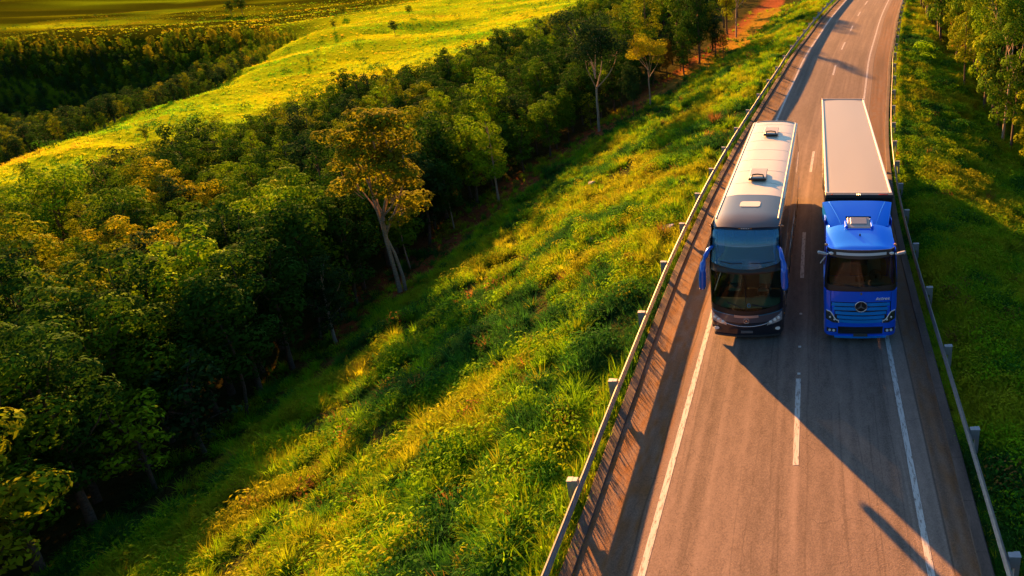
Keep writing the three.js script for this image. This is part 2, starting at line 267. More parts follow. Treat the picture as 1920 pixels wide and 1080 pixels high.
    const g = new THREE.BufferGeometry(); g.setAttribute('position', new THREE.Float32BufferAttribute(pos, 3)); g.setAttribute('uv', new THREE.Float32BufferAttribute(uv, 2)); g.setIndex(idx); g.computeVertexNormals();
    struct(s < 0 ? 'kerb_left' : 'kerb_right', g, gm);
  }
}

// ------------------------------------------------------------------ guardrails: W-beams bolted to posts
{
  const beamProf = []; for (let i = 0; i <= 14; i++) { const t = i / 14, y = 0.45 + 0.31 * t; beamProf.push([0.042 * Math.cos(t * Math.PI * 4) * (t < 0.04 || t > 0.96 ? 0.5 : 1), y]); }
  const gn = tileNoise(41), galv = dataTex(256, 256, (u, v) => { const n = gn(u * 50, v * 14, 50, 14), m = gn(u * 6 + 2, v * 4, 6, 4), f = gn(u * 120, v * 90, 120, 90), b = 0.8 + 0.25 * n + 0.3 * (m - 0.5), rust = sstep(0.74, 0.9, m * 0.6 + f * 0.45); return [lerp(0.22 * b, 0.17, rust), lerp(0.2 * b, 0.1, rust), lerp(0.2 * b, 0.06, rust)]; });
  const steel = new THREE.MeshStandardMaterial({ map: galv, roughness: 0.55, metalness: 0.4 }), post = M([0.27, 0.27, 0.29], 0.6, 0.3), boltM = M([0.4, 0.37, 0.33], 0.4, 0.8);
  const bolt = new THREE.CylinderGeometry(0.016, 0.02, 0.02, 6).rotateZ(Math.PI / 2);
  const postG = merge([box(0.012, 1.35, 0.12, 0, 0.075, 0), box(0.1, 1.35, 0.014, -0.05, 0.0755, 0.06), box(0.1, 1.35, 0.014, -0.05, 0.0745, -0.06), box(0.15, 0.32, 0.14, 0.075, 0.6, 0, 0.008), box(0.135, 0.012, 0.155, -0.045, 0.757, 0)]);
  for (const s of [-1, 1]) {
    const f = s < 0 ? railL : railR, t = thing('guardrail', s < 0 ? 'long galvanised steel guardrail along the left edge of the road above the grassy bank' : 'long galvanised steel guardrail along the right edge of the road beside the truck', 'guardrail', [0, 0, 0]);
    const STEP = 4, start = s < 0 ? -2.6 : 3.2;
    for (let a = start; a < 190; a += STEP) {
      const n = 5, pos = [], idx = [], uv = [], P = beamProf.length, back = 0.004;
      for (let side = 0; side < 2; side++) for (let i = 0; i <= n; i++) {
        const aa = a + (STEP + 0.25) * i / n, u = f(aa);
        beamProf.forEach(([d, y], k) => { const p = onRoad(aa, u - s * (d + 0.045 - side * back + 0.004 * (1 - i / n)), y); pos.push(p.x, p.y, p.z); uv.push(aa / 3, k / P * 0.6); });
      }
      const W = P, L = (n + 1) * P;
      for (let i = 0; i < n; i++) for (let k = 0; k < P - 1; k++) { const p = i * W + k; idx.push(p, p + W, p + 1, p + 1, p + W, p + W + 1); idx.push(L + p, L + p + 1, L + p + W, L + p + 1, L + p + W + 1, L + p + W); }
      for (let i = 0; i < n; i++) for (const k of [0, P - 1]) { const p = i * W + k; idx.push(p, L + p, p + W, L + p, L + p + W, p + W); }
      const g = new THREE.BufferGeometry(); g.setAttribute('position', new THREE.Float32BufferAttribute(pos, 3)); g.setAttribute('uv', new THREE.Float32BufferAttribute(uv, 2)); g.setIndex(idx); g.computeVertexNormals();
      part('beam', g, steel, t);
      const pp = part('post', postG, post, t); pp.position.copy(onRoad(a + 0.12, f(a) + s * 0.165, 0.0)); pp.rotation.y = -roadAngle(a) + (s > 0 ? Math.PI : 0) + 0;
      if (a < 46) for (const y of [0.53, 0.68]) { const b = part('bolt', bolt, boltM, t); b.position.copy(onRoad(a + 0.12, f(a) - s * 0.018, y)); b.rotation.y = -roadAngle(a); }
    }
  }
}
// ------------------------------------------------------------------ trees
const leafMats = {};
function leafMat(key, c, through = 0.2) { return (leafMats[key] ??= new THREE.MeshPhysicalMaterial({ name: 'leaves_' + key, color: new THREE.Color(...c), roughness: 1, transmission: through, thickness: 0, specularIntensity: 0.05, side: THREE.DoubleSide, vertexColors: true })); }
leafMat('deep', [0.03, 0.09, 0.01]); leafMat('mid', [0.085, 0.18, 0.008]); leafMat('olive', [0.19, 0.25, 0.008]); leafMat('lime', [0.18, 0.32, 0.008]); leafMat('gold', [0.36, 0.36, 0.01]); leafMat('rust', [0.26, 0.15, 0.012]); leafMat('cool', [0.024, 0.065, 0.018]);
const barkTex = (() => { const t = tileNoise(51); return dataTex(64, 256, (u, v) => { const n = t(u * 16, v * 24, 16, 24), m = t(u * 4, v * 40, 4, 40), b = 0.55 + 0.8 * n * m + 0.25 * n; return [b, b, b]; }); })();
const bark = new THREE.MeshStandardMaterial({ color: new THREE.Color(0.13, 0.085, 0.055), map: barkTex, bumpMap: barkTex, bumpScale: 0.03, roughness: 0.95 });
const paleBark = new THREE.MeshStandardMaterial({ color: new THREE.Color(0.42, 0.31, 0.22), map: barkTex, bumpMap: barkTex, bumpScale: 0.015, roughness: 0.85 });

// leaf-sized bent faces over and inside clumps: [x, y, z, rx, ry, rz]
function foliage(clumps, per, size, seed, droop = 0) {
  const r = rngOf(seed), pos = [], nor = [], col = [], idx = [], d = V3(), n = V3(), t1 = V3(), t2 = V3(), p = V3();
  for (const [cx, cy, cz, rx, ry, rz, tone = 1] of clumps) {
    const cnt = Math.round(per * (rx * rz + rx * ry + ry * rz) / 3);
    const ph = r() * 50;
    for (let i = 0; i < cnt; i++) {
      const y = r() * 1.75 - 0.75, an = r() * Math.PI * 2, q = Math.sqrt(Math.max(0, 1 - y * y));
      d.set(q * Math.cos(an), y, q * Math.sin(an));
      const lump = 1 + 0.22 * noise(d.x * 2.3 + ph, d.y * 2.3, d.z * 2.3 + ph), depth = r() < 0.84 ? 0.92 + 0.12 * r() : 0.5 + 0.4 * r();
      p.set(cx + d.x * rx * depth * lump, cy + d.y * ry * depth * lump, cz + d.z * rz * depth * lump);
      n.set(d.x / rx, d.y / ry + 0.25 / ry, d.z / rz).normalize();
      const face = n.clone().add(V3(r() - 0.5, r() - 0.5, r() - 0.5).multiplyScalar(0.75)).normalize();
      t1.set(r() - 0.5, r() - 0.5 - droop, r() - 0.5).cross(face).normalize(); t2.crossVectors(face, t1);
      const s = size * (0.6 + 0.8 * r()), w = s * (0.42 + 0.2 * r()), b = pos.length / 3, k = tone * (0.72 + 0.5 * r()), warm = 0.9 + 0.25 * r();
      for (const [e, f, g] of [[-s, 0, 0], [0, -w, 0.18 * s], [s, 0, -0.12 * s], [0, w, 0.18 * s]]) {
        pos.push(p.x + t1.x * e + t2.x * f + face.x * g, p.y + t1.y * e + t2.y * f + face.y * g, p.z + t1.z * e + t2.z * f + face.z * g);
        const m = face.clone().lerp(n, 0.72).normalize(); nor.push(m.x, m.y, m.z); col.push(k * warm, k, k * 0.9);
      }
      idx.push(b, b + 1, b + 2, b, b + 2, b + 3);
    }
  }
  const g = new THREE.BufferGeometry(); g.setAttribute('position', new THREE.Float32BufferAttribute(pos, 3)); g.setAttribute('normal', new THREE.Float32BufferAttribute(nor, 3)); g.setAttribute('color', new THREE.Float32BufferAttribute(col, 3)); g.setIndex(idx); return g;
}
function limb(a, b, r0, r1, seed, bend = 0.12, n = 5, seg = 5) {
  const r = rngOf(seed), L = a.distanceTo(b), pts = [], rad = [], o = V3(r() - 0.5, (r() - 0.3) * 0.6, r() - 0.5).multiplyScalar(L * bend * 2);
  for (let i = 0; i <= n; i++) { const t = i / n, p = a.clone().lerp(b, t).addScaledVector(o, Math.sin(t * Math.PI)); p.x += (r() - 0.5) * r0 * 0.6 * (i && i < n); p.z += (r() - 0.5) * r0 * 0.6 * (i && i < n); pts.push(p); rad.push(lerp(r0, r1, Math.pow(t, 0.8))); }
  return tube(pts, rad, seg);
}
// a tree of unit kind: returns { crown, trunk } geometries, y = 0 at the ground
function treeShape(kind, seed, detail = 1) {
  const r = rngOf(seed), clumps = [], woods = [];
  if (kind === 'bushy' || kind === 'broad' || kind === 'small') {
    const H = kind === 'small' ? 4.4 : kind === 'broad' ? 7 : 8.2, R = kind === 'broad' ? 1.75 : kind === 'small' ? 1.05 : 1.2, base = H * (kind === 'broad' ? 0.36 : 0.24), n = kind === 'small' ? 13 : 21;
    woods.push(limb(V3(0, -0.6, 0), V3((r() - 0.5) * 0.16, H * 0.7, (r() - 0.5) * 0.16), 0.02 * H, 0.05, seed + 1, 0.05, 5, 7));
    for (let i = 0; i < n; i++) {
      const t = (i + 0.4 * r()) / n, y = base + (H - base) * Math.pow(t, 0.9), prof = Math.pow(Math.sin(Math.PI * (0.14 + 0.8 * t)), 0.7) * (0.5 + 0.75 * r()), an = i * 2.399 + r() * 1.2, rr = R * prof, s = (kind === 'small' ? 0.42 : kind === 'broad' ? 0.58 : 0.52) * (0.75 + 0.65 * r()) * (t > 0.85 ? 0.8 : 1);
      const c = V3(Math.cos(an) * rr, y, Math.sin(an) * rr);
      clumps.push([c.x, c.y, c.z, s * 1.1, s * (0.62 + 0.3 * r()), s * 1.1, 0.8 + 0.4 * r()]);
      if (i % 2 === 0) woods.push(limb(V3(0, Math.min(H * 0.66, lerp(base * 0.8, y, 0.5)), 0), c, 0.05, 0.015, seed + 9 + i, 0.1, 3, 4));
    }
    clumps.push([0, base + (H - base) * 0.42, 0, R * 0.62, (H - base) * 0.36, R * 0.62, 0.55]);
  } else if (kind === 'tall') {
    const H = 11;
    woods.push(limb(V3(0, -0.6, 0), V3(0.3, H * 0.85, 0.1), 0.17, 0.04, seed + 1, 0.02, 8, 7));
    for (let i = 0; i < 24; i++) { const t = i / 23, y = H * (0.36 + 0.62 * t), rr = (1.5 * Math.sin(Math.PI * (0.25 + 0.72 * t)) + 0.1) * (0.5 + 0.6 * r()), an = i * 2.399 + r(), s = (0.85 - 0.35 * t) * (0.75 + 0.5 * r()), c = V3(Math.cos(an) * rr, y, Math.sin(an) * rr); clumps.push([c.x, c.y, c.z, s, s * 0.8, s, 0.85 + 0.3 * r()]); if (i % 2 === 0) woods.push(limb(V3(0.3 * Math.min(1, y / (H * 0.85)) , Math.min(y - 0.8, H * 0.8), 0.06), c, 0.045, 0.015, seed + 9 + i, 0.1, 3, 4)); }
  } else if (kind === 'gum') { // bare pale trunk, forked, puffs of leaves held high
    const H = 12, fork = V3(0.2, H * 0.4, 0.1);
    woods.push(limb(V3(0, -0.7, 0), fork, 0.16, 0.11, seed + 1, 0.03, 6, 8));
    const L = 6; for (let k = 0; k < L; k++) {
      const an = k / L * Math.PI * 2 + r() * 0.7, out = 1.5 + 1.7 * r(), top = V3(Math.cos(an) * out, H * (0.72 + 0.24 * r()), Math.sin(an) * out), from = k < 3 ? fork : fork.clone().add(V3(0, 0.5 + k * 0.18, 0));
      woods.push(limb(from, top, 0.07, 0.025, seed + 20 + k, 0.16, 6, 6));
      for (let j = 0; j < 5; j++) { const c = top.clone().add(V3((r() - 0.5) * 2.4, (r() - 0.45) * 2.2, (r() - 0.5) * 2.4)), s = 0.7 + 0.45 * r(); clumps.push([c.x, c.y, c.z, s * 1.15, s * 0.72, s * 1.15, 0.85 + 0.3 * r()]); woods.push(limb(top.clone().lerp(from, 0.12 + 0.25 * r()), c, 0.035, 0.012, seed + 60 + k * 9 + j, 0.1, 3, 4)); }
    }
    clumps.push([0.2, H * 0.82, 0, 1.7, 1.3, 1.7, 0.8]);
  } else if (kind === 'slim') { // thin stem, drooping dark crown
    const H = 7.2;
    woods.push(limb(V3(0, -0.6, 0), V3(0.2, H * 0.8, 0), 0.09, 0.03, seed + 1, 0.05, 6, 6));
    for (let i = 0; i < 16; i++) { const t = i / 15, y = H * (0.42 + 0.55 * t), rr = 1.25 * Math.sin(Math.PI * (0.2 + 0.7 * t)) * (0.5 + 0.6 * r()), an = i * 2.399, s = 0.62 * (0.8 + 0.5 * r()), c = V3(Math.cos(an) * rr, y, Math.sin(an) * rr); clumps.push([c.x, c.y, c.z, s, s * 1.15, s, 0.85 + 0.3 * r()]); if (i % 2) woods.push(limb(V3(0.16, Math.min(y - 0.3, H * 0.76), 0), c, 0.03, 0.01, seed + 9 + i, 0.1, 3, 4)); }
  }
  const per = (kind === 'small' ? 320 : kind === 'gum' ? 300 : 430) * detail, size = (kind === 'small' ? 0.1 : 0.108) / Math.sqrt(detail);
  return { crown: foliage(clumps, per, size, seed + 500, kind === 'slim' ? 0.5 : 0), trunk: merge(woods) };
}
const SHAPES = { fine: [treeShape('bushy', 1311, 1.7), treeShape('broad', 1322, 1.7), treeShape('bushy', 1333, 1.7)] };
for (const [k, n] of [['bushy', 4], ['broad', 3], ['small', 3], ['tall', 2], ['gum', 2], ['slim', 2]]) SHAPES[k] = Array.from({ length: n }, (_, i) => treeShape(k, 100 + i * 37 + k.length * 1000));
const PROTO = {};
function tree(name, kind, variant, leaf, x, a, size, turn, label, group, trunkMat = bark, tall = 1) {
  const v = SHAPES[kind][variant % SHAPES[kind].length], key = name + kind + variant + leaf;
  let o;
  if (PROTO[key]) { o = PROTO[key].clone(); o.name = numbered(name); scene.add(o); o.userData = { label, category: 'tree' }; }
  else { o = thing(name, label, 'tree'); part('trunk', v.trunk, trunkMat, o); part('crown', v.crown, leafMats[leaf], o); PROTO[key] = o; }
  if (group) o.userData.group = group;
  o.position.set(x, landHeight(x, -a) - 0.1, -a); o.rotation.y = turn; o.scale.set(size, size * tall, size);
  return o;
}
// ------------------------------------------------------------------ the forest below the road, its edge trees and the wood beyond the ridge
const fr = rngOf(4242), planted = [[-29.3, 42.1, 4], [-23.9, 71.3, 4], [-18.9, 74.9, 3], [-20.6, 73.6, 2.5], [-31.7, 47.4, 2], [-29.3, 57.7, 3], [-31.6, 53.9, 2.5], [-29.9, 36.4, 3], [-17.3, 87.5, 2], [-18.5, 99, 4], [-21.5, 106, 4], [-16.5, 121, 4], [-15, 131, 4], [-24, 96, 3], [-13.8, 112, 3], [-12.4, 106, 3]];
const free = (x, a, d) => planted.every(([px, pa, pd]) => (px - x) ** 2 + (pa - a) ** 2 > ((d + pd) * 0.5) ** 2);
{
  const LEAVES = ['deep', 'deep', 'deep', 'mid', 'mid', 'mid', 'olive', 'lime', 'lime', 'cool'];
  const spots = [];
  for (let i = 0; i < 110000 && spots.length < 4000; i++) {
    const a = -6 + fr() * 300, x = -8 - fr() * 112, v = VALLEY(a), m = MEADOW(a);
    if (x > v - 1.6 || x < m - 2 || (a > 98 && x > -34 + (a - 98) * 0.12)) continue;
    const edge = v - x, near = Math.hypot(x, a);
    if (x < -1.33 * a - 26) continue;             // beyond the left of the picture
    const meadowSide = x - m;
    if (meadowSide < 10 && fr() > sstep(-2, 10, meadowSide) + 0.1) continue;
    const d = edge < 5 ? 1.9 : 1.8 + fr() * 1.1;
    if (!free(x, a, d)) continue;
    planted.push([x, a, d]); spots.push([x, a, near, edge, meadowSide]);
  }
  spots.sort((p, q) => p[2] - q[2]);
  const rest = [];
  spots.forEach(([x, a, near, edge, ms], i) => {
    const k = fr(), leaf = LEAVES[Math.floor(fr() * LEAVES.length)], patch = fbm(x * 0.04, a * 0.04, 2);
    const hue = k > 0.998 && near > 60 ? 'rust' : patch > 0.16 && fr() < 0.3 && near > 50 ? 'gold' : patch < -0.12 && fr() < 0.5 ? 'deep' : leaf;
    const kind = near < 44 && edge > 2 && fr() < 0.7 ? 'fine' : edge < 4 ? (fr() < 0.35 ? 'slim' : fr() < 0.75 ? 'bushy' : 'small') : ms < 16 ? 'small' : fr() < 0.5 ? 'bushy' : fr() < 0.68 ? 'broad' : fr() < 0.5 ? 'tall' : 'small';
    const size = (edge < 9 && a < 62 ? 1.0 + 0.25 * fr() : 0.62 + 0.62 * fr() * fr() + 0.12 * fr()) * (kind === 'tall' ? 0.85 : 1) * (kind === 'small' && ms > 8 && edge > 4 ? 1.35 : 1), turn = fr() * 6.28, variant = Math.floor(fr() * SHAPES[kind].length);
    if (i < 285) {
      const [lx, la, lm] = [[-29.3, 42.1, 'the tall forked pale-trunked tree'], [-23.9, 71.3, 'the dark domed bare-trunked tree'], [-29.3, 57.7, 'the upright bright green tree'], [-101, 102, 'the two trees on the meadow ridge'], [-29.9, 36.4, 'the dark drooping white-stemmed tree']].reduce((p, q) => (Math.hypot(q[0] - x, q[1] - a) < Math.hypot(p[0] - x, p[1] - a) ? q : p));
      const D = Math.hypot(lx - x, la - a), far = D < 8 ? 'just ' : D < 16 ? '' : D < 28 ? 'some way ' : 'far ', side = x / a - lx / la, zone = `${far}${Math.abs(side) * a > Math.abs(a - la) * 0.8 ? (side < 0 ? 'left of' : 'right of') : a > la ? 'behind' : 'before'} ${lm}${edge < 6 ? ' at the forest edge' : ms < 14 ? ' near the meadow' : ''}`;
      const hueWord = { deep: 'dark green', cool: 'dark blue-green', mid: 'green', olive: 'olive green', lime: 'light green', gold: 'golden', rust: 'rusty orange' }[hue];
      const form = { fine: 'full leafy', bushy: 'bushy round', broad: 'broad spreading', small: 'small', tall: 'tall narrow', slim: 'slim' }[kind];
      let label = `${form} ${hueWord} tree ${zone}`; if (label.split(/[\s-]+/).length > 16) label = label.replace(/ (at the forest edge|near the meadow)$/, ''); if (label.split(/[\s-]+/).length > 16) label = label.replace('the dark drooping white-stemmed', 'the white-stemmed');
      tree('forest_tree', kind, variant, hue, x, a, size, turn, label, label.replace(' tree ', ' trees ') + '');
    } else rest.push([kind, variant, hue, x, a, size, turn]);
  });
  instancedTrees('forest_far_part', 'far part of the forest running up between meadow and road, trees merging into one mass', 'forest', rest);
}
function instancedTrees(name, label, category, list) { // a far wood as one object: an instanced crown and trunk per kind
  const root = thing(name, label, category); root.userData.kind = 'stuff';
  const by = {}; for (const t of list) (by[t[0] + '|' + t[1] + '|' + t[2]] ??= []).push(t);
  const q = new THREE.Matrix4(), e = new THREE.Euler(), Q = new THREE.Quaternion();
  for (const [key, l] of Object.entries(by)) {
    const [kind, variant, hue] = key.split('|'), s = SHAPES[kind][variant];
    for (const [nm, g, m] of [['crown', s.crown, leafMats[hue]], ['trunk', s.trunk, bark]]) {
      const im = shade(new THREE.InstancedMesh(g, m, l.length)); im.name = nm; im.userData.kind = 'stuff';
      l.forEach(([, , , x, a, size, turn], i) => im.setMatrixAt(i, q.compose(V3(x, landHeight(x, -a) - 0.1, -a), Q.setFromEuler(e.set(0, turn, 0)), V3(size, size, size))));
      root.add(im);
    }
  }
}
{ // dark wood in the hollow beyond the bright ridge
  const r = rngOf(99), list = [], HUE = ['deep', 'mid', 'deep', 'cool', 'cool', 'olive'], pl = [];
  for (let i = 0; i < 160000 && list.length < 8000; i++) {
    const x = -112 - r() * 230, a = 70 + r() * 185, y = landHeight(x, -a);
    const ridge = MEADOW(a) - x;
    if (y > -19 || ridge < 22) continue;
    if (y > -23 && r() > 0.3) continue;
    if (!pl.every(([px, pa]) => (px - x) ** 2 + (pa - a) ** 2 > 2.9)) continue;
    pl.push([x, a]);
    const up = sstep(-34, -23, y) * (a > 190 ? 1 : 0); list.push([r() < 0.5 ? 'small' : 'bushy', Math.floor(r() * 3), r() < up ? ['olive', 'gold', 'lime', 'mid'][Math.floor(r() * 4)] : HUE[Math.floor(r() * HUE.length)], x, a, (0.42 + 0.45 * r() * r()) * (1 - 0.4 * up * r()), r() * 6.28]);
  }
  instancedTrees('hollow_wood', 'dark wood filling the hollow beyond the bright meadow ridge', 'wood', list);
}
const inView = (x, y, a, m = 1.5) => { const th = THREE.MathUtils.degToRad(17.942), f = a * Math.cos(th) - (y - CAM_H) * Math.sin(th), u = a * Math.sin(th) + (y - CAM_H) * Math.cos(th); if (f < 3) return false; const px = 1530 + 1260 * x / f, py = 300 - 1260 * u / f, e = m * 1260 / f; return px > -e && px < 1920 + e && py > -e && py < 1080 + e; };
// ------------------------------------------------------------------ single trees that stand out
{
  const gumBig = { crown: null, trunk: null };
  { // the tall pale-stemmed tree: two stems fork low, wide golden crown
    const r = rngOf(31), woods = [], clumps = [], fork = V3(-0.3, 4.4, 0.2), f2 = V3(-0.35, 5.7, 0.1);
    woods.push(tube([V3(0.1, -0.8, 0), V3(0.02, 0.6, 0), V3(-0.12, 2, 0.05), V3(-0.2, 3.2, 0.15), fork], [0.2, 0.14, 0.12, 0.115, 0.12], 9));
    gumBig.stem = tube([V3(0.35, -0.8, -0.2), V3(0.25, 1.2, -0.2), V3(0.05, 3, 0), fork], [0.12, 0.1, 0.085, 0.08], 7);
    const ends = [[-2.3, 10.4, 0.3], [-1.3, 11.6, -0.6], [-0.1, 12.2, 0.4], [0.9, 11.2, -0.6], [1.9, 9.4, 0.5], [-2.1, 8.2, 0.8], [1.4, 7.6, 0.9], [0.2, 10.2, -1.4], [-0.7, 9.8, 1.2], [1.3, 6.2, -0.4]];
    ends.forEach(([x, y, z], i) => {
      const e = V3(x * 0.74, y, z * 0.8), from = i % 2 ? fork : f2;
      woods.push(limb(from, e, 0.085, 0.025, 300 + i, 0.14, 7, 6));
      for (let k = 0; k < 7; k++) { const c = e.clone().add(V3((r() - 0.5) * 2, (r() - 0.4) * 1.5, (r() - 0.5) * 2)), s = 0.42 + 0.34 * r(); clumps.push([c.x, c.y, c.z, s * 1.25, s * 0.62, s * 1.25, 0.85 + 0.35 * r()]); if (k < 4) woods.push(limb(e.clone().lerp(from, 0.1 + 0.3 * r()), c, 0.035, 0.01, 400 + i * 9 + k, 0.12, 4, 4)); }
    });
    woods.push(limb(fork, f2, 0.14, 0.1, 5, 0.03, 3, 8));
    gumBig.trunk = merge(woods); gumBig.crown = foliage(clumps, 330, 0.135, 77);
  }
  const o = thing('gum_tree', 'tall pale-trunked forked tree with a wide golden-brown crown at the foot of the grassy bank', 'tree', [-29.3, landHeight(-29.3, -42.1) - 0.1, -42.1]);
  part('trunk', gumBig.trunk, paleBark, o); part('trunk', gumBig.stem, paleBark, o); part('crown', gumBig.crown, leafMat('amber', [0.2, 0.215, 0.01], 0.35), o); o.scale.setScalar(1.04); o.rotation.z = -0.07;
  const T = (name, kind, v, leaf, x, a, s, label, turn = 0, wood = bark, tall = 1) => { planted.push([x, a, 2]); return tree(name, kind, v, leaf, x, a, s, turn, label, undefined, wood, tall); };
  T('gum_tree', 'gum', 0, 'cool', -23.9, 71.3, 1.02, 'tall dark green domed tree with a long bare white trunk at the forest edge', 0.6, paleBark, 1);
  T('gum_tree', 'gum', 1, 'gold', -18.9, 74.9, 0.66, 'golden-crowned tree with twin pale stems just above the dirt track', 2.1, paleBark, 1.1);
  T('edge_tree', 'slim', 0, 'cool', -20.6, 73.6, 0.78, 'low dark feathery tree in front of the twin-stemmed golden tree', 1);
  T('edge_tree', 'slim', 1, 'mid', -31.7, 47.4, 0.85, 'thin small-crowned tree right behind the tall forked golden tree', 4, paleBark);
  T('edge_tree', 'tall', 0, 'lime', -29.3, 57.7, 0.78, 'upright bright green tree with lit left side above the dirt track', 2, paleBark);
  T('edge_tree', 'slim', 0, 'deep', -31.6, 53.9, 0.8, 'dark slender pale-stemmed tree between the forked tree and the upright bright green one', 3, paleBark);
  T('edge_tree', 'bushy', 1, 'cool', -29.9, 36.4, 0.72, 'dark drooping tree with a thin white stem at the lower edge of the forest', 5, paleBark);
  T('edge_tree', 'bushy', 2, 'mid', -17.3, 87.5, 0.75, 'round green tree at the lower end of the row beside the orange dirt patch', 1, bark, 1.05);
  T('edge_tree', 'bushy', 3, 'deep', -15.9, 91, 1.05, 'big dark green tree second in the row beside the orange dirt patch', 2.2, bark, 1.5);
  T('edge_tree', 'bushy', 0, 'cool', -13.8, 92.6, 0.66, 'blue-green tree third in the row beside the orange dirt patch', 3.2, bark, 1.1);
  T('edge_tree', 'small', 0, 'mid', -12.9, 93.9, 0.72, 'smallest tree at the upper end of the row beside the orange dirt patch', 0.3);
  T('edge_tree', 'gum', 0, 'gold', -12.6, 107, 0.95, 'golden airy tree standing alone on the orange dirt near the top of the picture', 0.9, paleBark);
  T('edge_tree', 'bushy', 2, 'olive', -14.6, 112, 1.1, 'big olive tree behind the golden airy tree by the far road', 0.9, bark, 1.4);
  for (const [x, a, s, k, l, lab] of [[-18.5, 99, 1.3, 'bushy', 'deep', 'very large dark round tree at the top of the forest left of the road bend'], [-21.5, 106, 1.4, 'bushy', 'mid', 'huge green round tree behind the dark round tree left of the road bend'], [-16.5, 121, 1.3, 'broad', 'deep', 'broad dark tree on the far left verge at the top of the picture'], [-15, 131, 1.25, 'bushy', 'olive', 'olive tree on the far left verge beside the vanishing guardrail'], [-24, 96, 1.25, 'tall', 'olive', 'tall narrow olive tree rising out of the forest top']]) T('verge_tree', k, 1, l, x, a, s, lab, a);
  // lone trees on the bright meadow and the hill beyond
  const L = [[-293.8, 350.6, 1.25, 'broad', 'deep', 'dark rounded tree of the pair on the far hill, the taller one'], [-301, 352.3, 1.0, 'broad', 'deep', 'dark rounded tree of the pair on the far hill, the lower one'], [-152.6, 215.4, 0.75, 'small', 'deep', 'lone dark tree on the meadow skyline left of the bare field'], [-129.7, 208.9, 0.62, 'broad', 'cool', 'lone dark umbrella-shaped tree in the middle of the bright meadow'], [-146, 245.7, 0.55, 'broad', 'mid', 'small lone tree high on the bright meadow'], [-105.6, 101.8, 0.62, 'small', 'deep', 'left dark tree of the two standing on the meadow ridge'], [-101.2, 103, 0.6, 'small', 'deep', 'right dark tree of the two standing on the meadow ridge'], [-122, 161, 0.5, 'small', 'olive', 'small olive tree on the meadow brow'], [-183.4, 265.7, 0.6, 'broad', 'olive', 'little olive tree beyond the meadow skyline'], [-100.1, 80.5, 0.6, 'small', 'deep', 'dark small tree at the left end of the bright meadow strip'], [-234, 256.4, 0.6, 'small', 'deep', 'bare-looking little tree on the dim far field']];
  for (const [x, a, s, k, l, lab] of L) T('lone_tree', k, 0, l, x, a, s, lab, x);
  for (const [x, a, k, v, l, s, t, lab] of [ // right of the road
    [15.3, 46, 'bushy', 0, 'olive', 0.85, 1, 'olive bushy tree at the right picture edge below the guardrail'], [14.6, 50.6, 'gum', 0, 'mid', 0.85, 1.15, 'tall green tree with a bare grey trunk on the right slope'], [17.2, 53, 'gum', 1, 'olive', 0.9, 1.2, 'tall olive tree with bare trunks at the right picture edge'], [14.8, 58, 'bushy', 1, 'lime', 1.05, 1.25, 'sunlit yellow-green tree low on the right wooded slope'], [13.9, 62, 'tall', 0, 'olive', 0.72, 1, 'narrow olive tree at the left corner of the right wood'], [17.5, 60, 'bushy', 2, 'mid', 1.2, 1.3, 'large green tree in the middle of the right wood'], [16, 66, 'broad', 0, 'olive', 1.0, 1.35, 'olive spreading tree at the back of the right wood'], [14.6, 70.5, 'bushy', 3, 'olive', 0.85, 1.2, 'rounded olive tree at the far left of the right wood'], [19.5, 68, 'bushy', 0, 'mid', 1.3, 1.4, 'big green tree high in the right wood'], [18.6, 75, 'tall', 1, 'mid', 1.05, 1.1, 'tall green tree at the top of the right wood'], [16.8, 82, 'bushy', 1, 'mid', 1.0, 1.2, 'green tree by the top edge right of the far road'], [21, 55, 'bushy', 3, 'mid', 1.3, 1.4, 'green tree at the far right edge of the right wood'], [22.5, 62, 'tall', 0, 'mid', 1.2, 1.2, 'very tall tree at the right picture edge'], [24.5, 72, 'broad', 1, 'olive', 1.5, 1.5, 'wide olive tree at the upper right corner'], [16, 74, 'small', 1, 'rust', 1.1, 1.1, 'small rusty tree among the right wood'], [22, 80, 'bushy', 2, 'mid', 1.4, 1.3, 'green tree behind the upper right corner'], [19.5, 92, 'bushy', 0, 'mid', 1.2, 1.2, 'green tree farthest up the right roadside'], [28, 66, 'bushy', 1, 'deep', 1.5, 1.5, 'dark tree deep in the right wood'], [18, 47, 'small', 2, 'olive', 1.0, 1, 'small olive tree at the right edge by the grass']]) T('slope_tree', k, v, l, x, a, s, lab, x * 3 + a, k === 'gum' ? paleBark : bark, t);
}

{ // the rest of the wood right of the road
  const r = rngOf(515), HU = ['mid', 'mid', 'deep', 'lime', 'olive', 'deep'], W = { mid: 'green', olive: 'olive', deep: 'dark green', lime: 'light green', gold: 'golden' };
  for (let i = 0, n = 0; i < 4000 && n < 120; i++) {
    const a = 44 + 62 * r(), x = 13.5 + roadX(a) * 0.25 + 22 * r(), d = 1.9; if (x < 13.8 || !free(x, a, d)) continue;
    const y = landHeight(x, -a); if (!inView(x, y + 4, a, 6)) continue;
    planted.push([x, a, d]); n++;
    const hue = HU[Math.floor(r() * HU.length)], k = r() < 0.6 ? 'bushy' : r() < 0.5 ? 'tall' : 'broad', label = `${{ bushy: 'bushy', tall: 'tall narrow', broad: 'spreading' }[k]} ${W[hue]} tree inside the wood right of the road`;
    tree('slope_tree', k, Math.floor(r() * 3), hue, x, a, (k === 'tall' ? 0.85 : 1) * (0.95 + 0.4 * r()), r() * 6.28, label, label.replace(' tree ', ' trees '), bark, 1.1 + 0.25 * r());
  }
}

